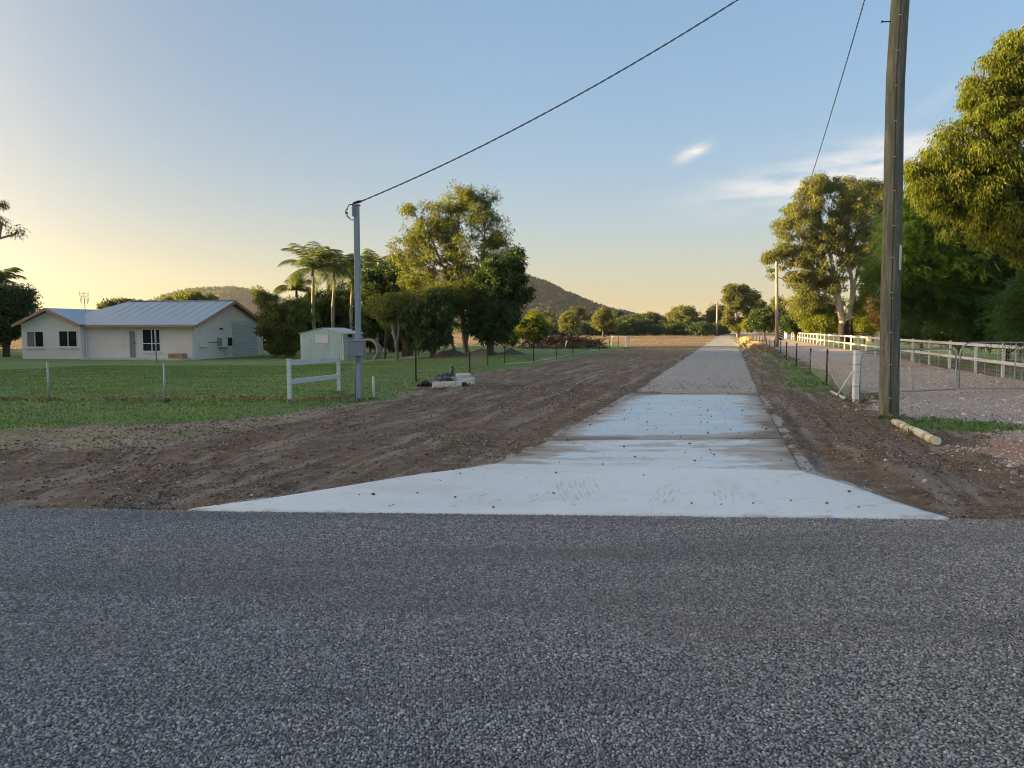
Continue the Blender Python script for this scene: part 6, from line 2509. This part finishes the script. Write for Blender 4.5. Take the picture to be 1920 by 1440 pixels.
def build_clutter():
    # concrete blocks and black plastic
    p = G(837, 728)
    z = float(ground_h(p.x, p.y))
    p.z = z
    rough_block('concrete_block', p + Vector((0, .22, -.02)), (.80, .42, .225), .06, 1, 'long front concrete block of the pile, half under the black bag')
    q = G(866, 722)
    rough_block('concrete_block', Vector((q.x + .02, q.y + .45, z - .02)), (.62, .40, .235), -.10, 2, 'rear concrete block of the pile, at its right')
    rough_block('concrete_block', Vector((q.x + .02, q.y + .48, z + .216)), (.44, .36, .10), .05, 3, 'thin concrete slab lying on the rear block of the pile')
    q2 = G(884, 720)
    rough_block('concrete_block', Vector((q2.x - .02, q2.y + .12, z - .02)), (.20, .26, .13), .3, 4, 'smallest concrete block, low at the right end of the pile')
    o = blob('plastic_bag', p + Vector((-.06, .30, .215)), .36, .28, .20, 5, M['tarp_grey'], .32, 3.2, None, True, 18, 30, .22)
    m = MB()
    top = p + Vector((.10, .26, .36))
    m.tube([top, top + Vector((.03, 0, .10)), top + Vector((.045, 0, .19)), top + Vector((.07, 0, .22))], [.10, .06, .045, .07], 9)
    tag(o, 'dark grey plastic bag slumped on top of the front concrete block', 'bag')
    m.build('tied_neck', M['black_plastic'], o)
    m = MB()
    for k in range(3):
        c = p + Vector((.12 + .03 * k, .06 + .02 * k, .30 - .045 * k))
        m.tube([c, c + Vector((.06, -.02, .02)), c + Vector((.13, 0, -.015)), c + Vector((.17, .02, -.05))], [.010, .014, .012, .006], 5)
    m.build('white_fold', M['rope_white'], o)
    q = G(797, 725)
    o = blob('plastic_sheet', Vector((q.x, q.y + .1, float(ground_h(q.x, q.y)))), .24, .24, .16, 8, M['black_plastic'], .38, 3.0, None, True, 16, 26, .3)
    tag(o, 'crumpled black plastic sheet on the grass at the left end of the block pile', 'plastic sheet')
    q = G(871, 727)
    o = blob('plastic_scrap', Vector((q.x, q.y + .08, z)), .09, .12, .17, 9, M['black_plastic'], .4, 3.2, None, True, 12, 18, .3)
    tag(o, 'black plastic scrap tucked between the two front concrete blocks', 'plastic sheet')
    q = G(759, 721)
    o = blob('plastic_scrap', Vector((q.x, q.y, float(ground_h(q.x, q.y)))), .05, .04, .025, 10, M['rope_white'], .3)
    tag(o, 'small white scrap lying on the grass left of the block pile', 'litter')

    # white log lying by the big pole
    a, b = G(1675, 797), G(1756, 834)
    a.z, b.z = float(ground_h(a.x, a.y)) + .055, float(ground_h(b.x, b.y)) + .062
    lg = empty('log', tuple(a.lerp(b, .5)), 'short pale peeled log lying in the grass at the pole foot', 'log')
    m = MB()
    n = 12
    pts = [a.lerp(b, i / n) + Vector((0, 0, .006 * math.sin(i))) for i in range(n + 1)]
    m.tube(pts, [.045, .058] + [.062 + .0012 * math.sin(2 * i) for i in range(n - 2)] + [.066, .064], 14)
    m.build('shaft', M['peeled_log'], lg, smooth_shade=True)
    d = (b - a).normalized()
    m = MB()
    m.tube([b + d * .001, b + d * .006], [.060, .058], 14)
    m.build('cut_end', M['log_end'], lg)
    # stones against the pole foot
    rng = random.Random(6)
    base = P(1667, 786, 13.75)
    for k in range(9):
        an = rng.uniform(PI * .95, PI * 1.75)
        r = rng.uniform(.20, .34)
        x, y = base.x + math.cos(an) * r, base.y + math.sin(an) * r
        o = blob('stone', (x, y, float(ground_h(x, y)) + .01), rng.uniform(.035, .07), rng.uniform(.035, .06), rng.uniform(.03, .05), 20 + k, M['soil_heap'], .25, 2.0, None, True, 7, 10)
        tag(o, 'brown stone heaped with others against the foot of the big pole', 'stone', 'stones at the foot of the big pole')
    # blue survey mark on the seal
    p = g0(1566, 981, 0.0)
    m = MB()
    rng = random.Random(2)
    vs = []
    for k in range(14):
        an = 2 * PI * k / 14
        r = rng.uniform(.5, 1.1)
        vs.append((p.x + math.cos(an) * .022 * r, p.y + math.sin(an) * .045 * r, .012))
    m.prism(vs, (0, 0, .006))
    tag(m.build('paint_mark', M['blue_mark'], None, tuple(p)), 'small blue survey paint mark on the seal by the concrete edge', 'paint mark')

    # heaps of soil under the trees
    def mound(px, py, D, rx, rz, label, seed):
        c = P(px, py, D)
        c.z = ground_at(c.x, c.y) - .03
        ny, nx = 22, 40
        X, Y = np.meshgrid(np.linspace(-1.3, 1.3, nx), np.linspace(-1.3, 1.3, ny))
        r2 = X * X + Y * Y
        Z = np.maximum(0, 1 - np.sqrt(r2)) ** .8 * (1 + .7 * (fbm(X * 2.5 + seed, Y * 2.5, 120, 4) - .5)) * rz + (fbm(X * 7, Y * 7, 121, 3) - .5) * .12 * rz * (r2 < 1.1) - .02
        V = np.stack([X * rx + c.x, Y * rx * .8 + c.y, Z + c.z], -1).reshape(-1, 3)
        i = np.arange(ny - 1)[:, None] * nx + np.arange(nx - 1)[None, :]
        Q = np.stack([i, i + 1, i + nx + 1, i + nx], -1).reshape(-1, 4)
        o = mesh_np('soil_heap', V, [Q], M['soil_heap'], None, tuple(c))
        tag(o, label, 'soil heap')
    mound(843, 668, 45.5, 1.35, .55, 'brown soil heap round the foot of the leaning tree', 1)
    mound(905, 666, 47.5, 1.2, .45, 'low soil heap left of the dark dense tree trunk', 4)
    mound(958, 666, 47.5, 1.0, .42, 'grey soil heap right of the dark dense tree trunk', 9)

    # pile of cleared branches in the field
    c = P(1060, 650, 62)
    bp = empty('brush_pile', (c.x, c.y, ground_at(c.x, c.y)), 'long dark pile of cleared branches and roots in the field', 'brush pile')
    rng = random.Random(14)
    for part in range(3):
        m = MB()
        for k in range(150):
            u = rng.gauss(0, 1)
            x = c.x + u * 1.5
            env = math.exp(-(u / 1.5) ** 2)
            h = rng.random() ** 1.3 * 1.25 * env
            y = c.y + rng.uniform(-1.0, 1.0)
            L = rng.uniform(.4, 1.5)
            an, el = rng.uniform(0, 2 * PI), rng.gauss(.1, .45)
            d = Vector((math.cos(an) * math.cos(el), math.sin(an) * math.cos(el) * .6, math.sin(el)))
            p = Vector((x, y, bp.location.z + max(.05, h)))
            r = rng.uniform(.012, .055)
            q1 = p + d * L * .5 + Vector((rng.uniform(-.08, .08), 0, rng.uniform(-.05, .12)))
            q2 = p + d * L
            q1.z, q2.z = max(q1.z, bp.location.z + .03), max(q2.z, bp.location.z + .03)
            m.tube([p, q1, q2], [r, r * .8, r * .35], 5)
        tag(m.build('branches', M['stick'], bp), kind='stuff')
    LV = leaf_quads(np.array([[c.x + rng.gauss(0, 1.3), c.y + rng.uniform(-.7, .7), bp.location.z + rng.uniform(.15, .75)] for _ in range(70)]), np.full(70, .35), 45, .2, .08, .3, np.random.default_rng(4))
    LV[:, 2] = np.maximum(LV[:, 2], bp.location.z + .02)
    tag(mesh_np('dead_leaves', LV, [np.arange(len(LV)).reshape(-1, 4)], M['leaf_rust'], bp), kind='stuff')
    m = MB()
    p = P(1060, 649, 60.5)
    m.tube([p, P(1063, 639, 60.3)], .055, 7)
    m.build('broken_limb', M['rope_white'], bp)
    # stones edging the bed under the trees
    rng = random.Random(9)
    for k in range(11):
        px = 752 + k * 5.2 + rng.uniform(-1.5, 1.5)
        p = P(px, 675, 46.5 + rng.uniform(-.5, .5))
        gz = ground_at(p.x, p.y)
        o = blob('stone', (p.x, p.y, gz), rng.uniform(.08, .15), .10, rng.uniform(.06, .11), 40 + k, M['pipe_conc'], .2, 2, None, True, 7, 10)
        tag(o, 'pale stone in the edging of the bed under the central trees', 'stone', 'stones edging the tree bed')
    # far end of the drive: striped board and a small pale shed
    p = P(1465, 632, 104)
    p.z = ground_at(p.x, p.y)
    sb = empty('striped_board', tuple(p), 'dark board with white diagonal stripes by the end of the rail fence', 'sign')
    m = MB()
    m.box((p.x, p.y, p.z + .65), (.62, .06, 1.15))
    m.build('panel', M['dark_gap'], sb)
    for k in range(3):
        m = MB()
        z = p.z + .28 + k * .32
        m.prism([(p.x - .29, p.y - .034, z + .16), (p.x - .29, p.y - .034, z + .30), (p.x + .29, p.y - .034, z + .02), (p.x + .29, p.y - .034, z - .12)], (0, -.01, 0))
        m.build('stripe', M['rail_white'], sb)
    for sg in (-1, 1):
        m = MB()
        m.box((p.x + sg * .36, p.y, p.z + .7), (.08, .08, 1.4))
        m.build('post', M['rail_white'], sb)
    p = P(1478, 628, 128)
    p.z = ground_at(p.x, p.y)
    sh = empty('far_shed', tuple(p), 'tiny pale shed far off beyond the end of the rail fence', 'shed')
    m = MB()
    m.box((p.x, p.y, p.z + .75), (1.2, 1.6, 1.5))
    m.build('wall', M['wall_paint'], sh)
    m = MB()
    m.prism([(p.x - .72, p.y - .95, p.z + 1.5), (p.x + .72, p.y - .95, p.z + 1.5), (p.x, p.y - .95, p.z + 1.78)], (0, 1.9, 0))
    m.build('roof', M['roof_metal'], sh)
    m = MB()
    m.box((p.x, p.y - .82, p.z + .95), (.7, .03, .4))
    m.build('window', M['glass_dark'], sh)


build_house()
build_shed()
build_poles()
build_left_fences()
build_right_fences()
build_clutter()


# ------------------------------------------------------------------ air
def build_haze():
    m = bpy.data.materials.new('haze')
    m.use_nodes = True
    nt = m.node_tree
    nt.nodes.remove(nt.nodes['Principled BSDF'])
    v = nt.nodes.new('ShaderNodeVolumePrincipled')
    v.inputs['Color'].default_value = (.93, .93, .95, 1)
    v.inputs['Density'].default_value = HAZE
    v.inputs['Anisotropy'].default_value = 0.65
    nt.links.new(v.outputs[0], nt.nodes['Material Output'].inputs['Volume'])
    b = MB()
    b.box((0, 640, 49), (2600, 1700, 104))
    o = b.build('haze', m)
    tag(o, 'thin evening haze over the whole scene', kind='stuff')


HAZE = 0.00017
build_haze()
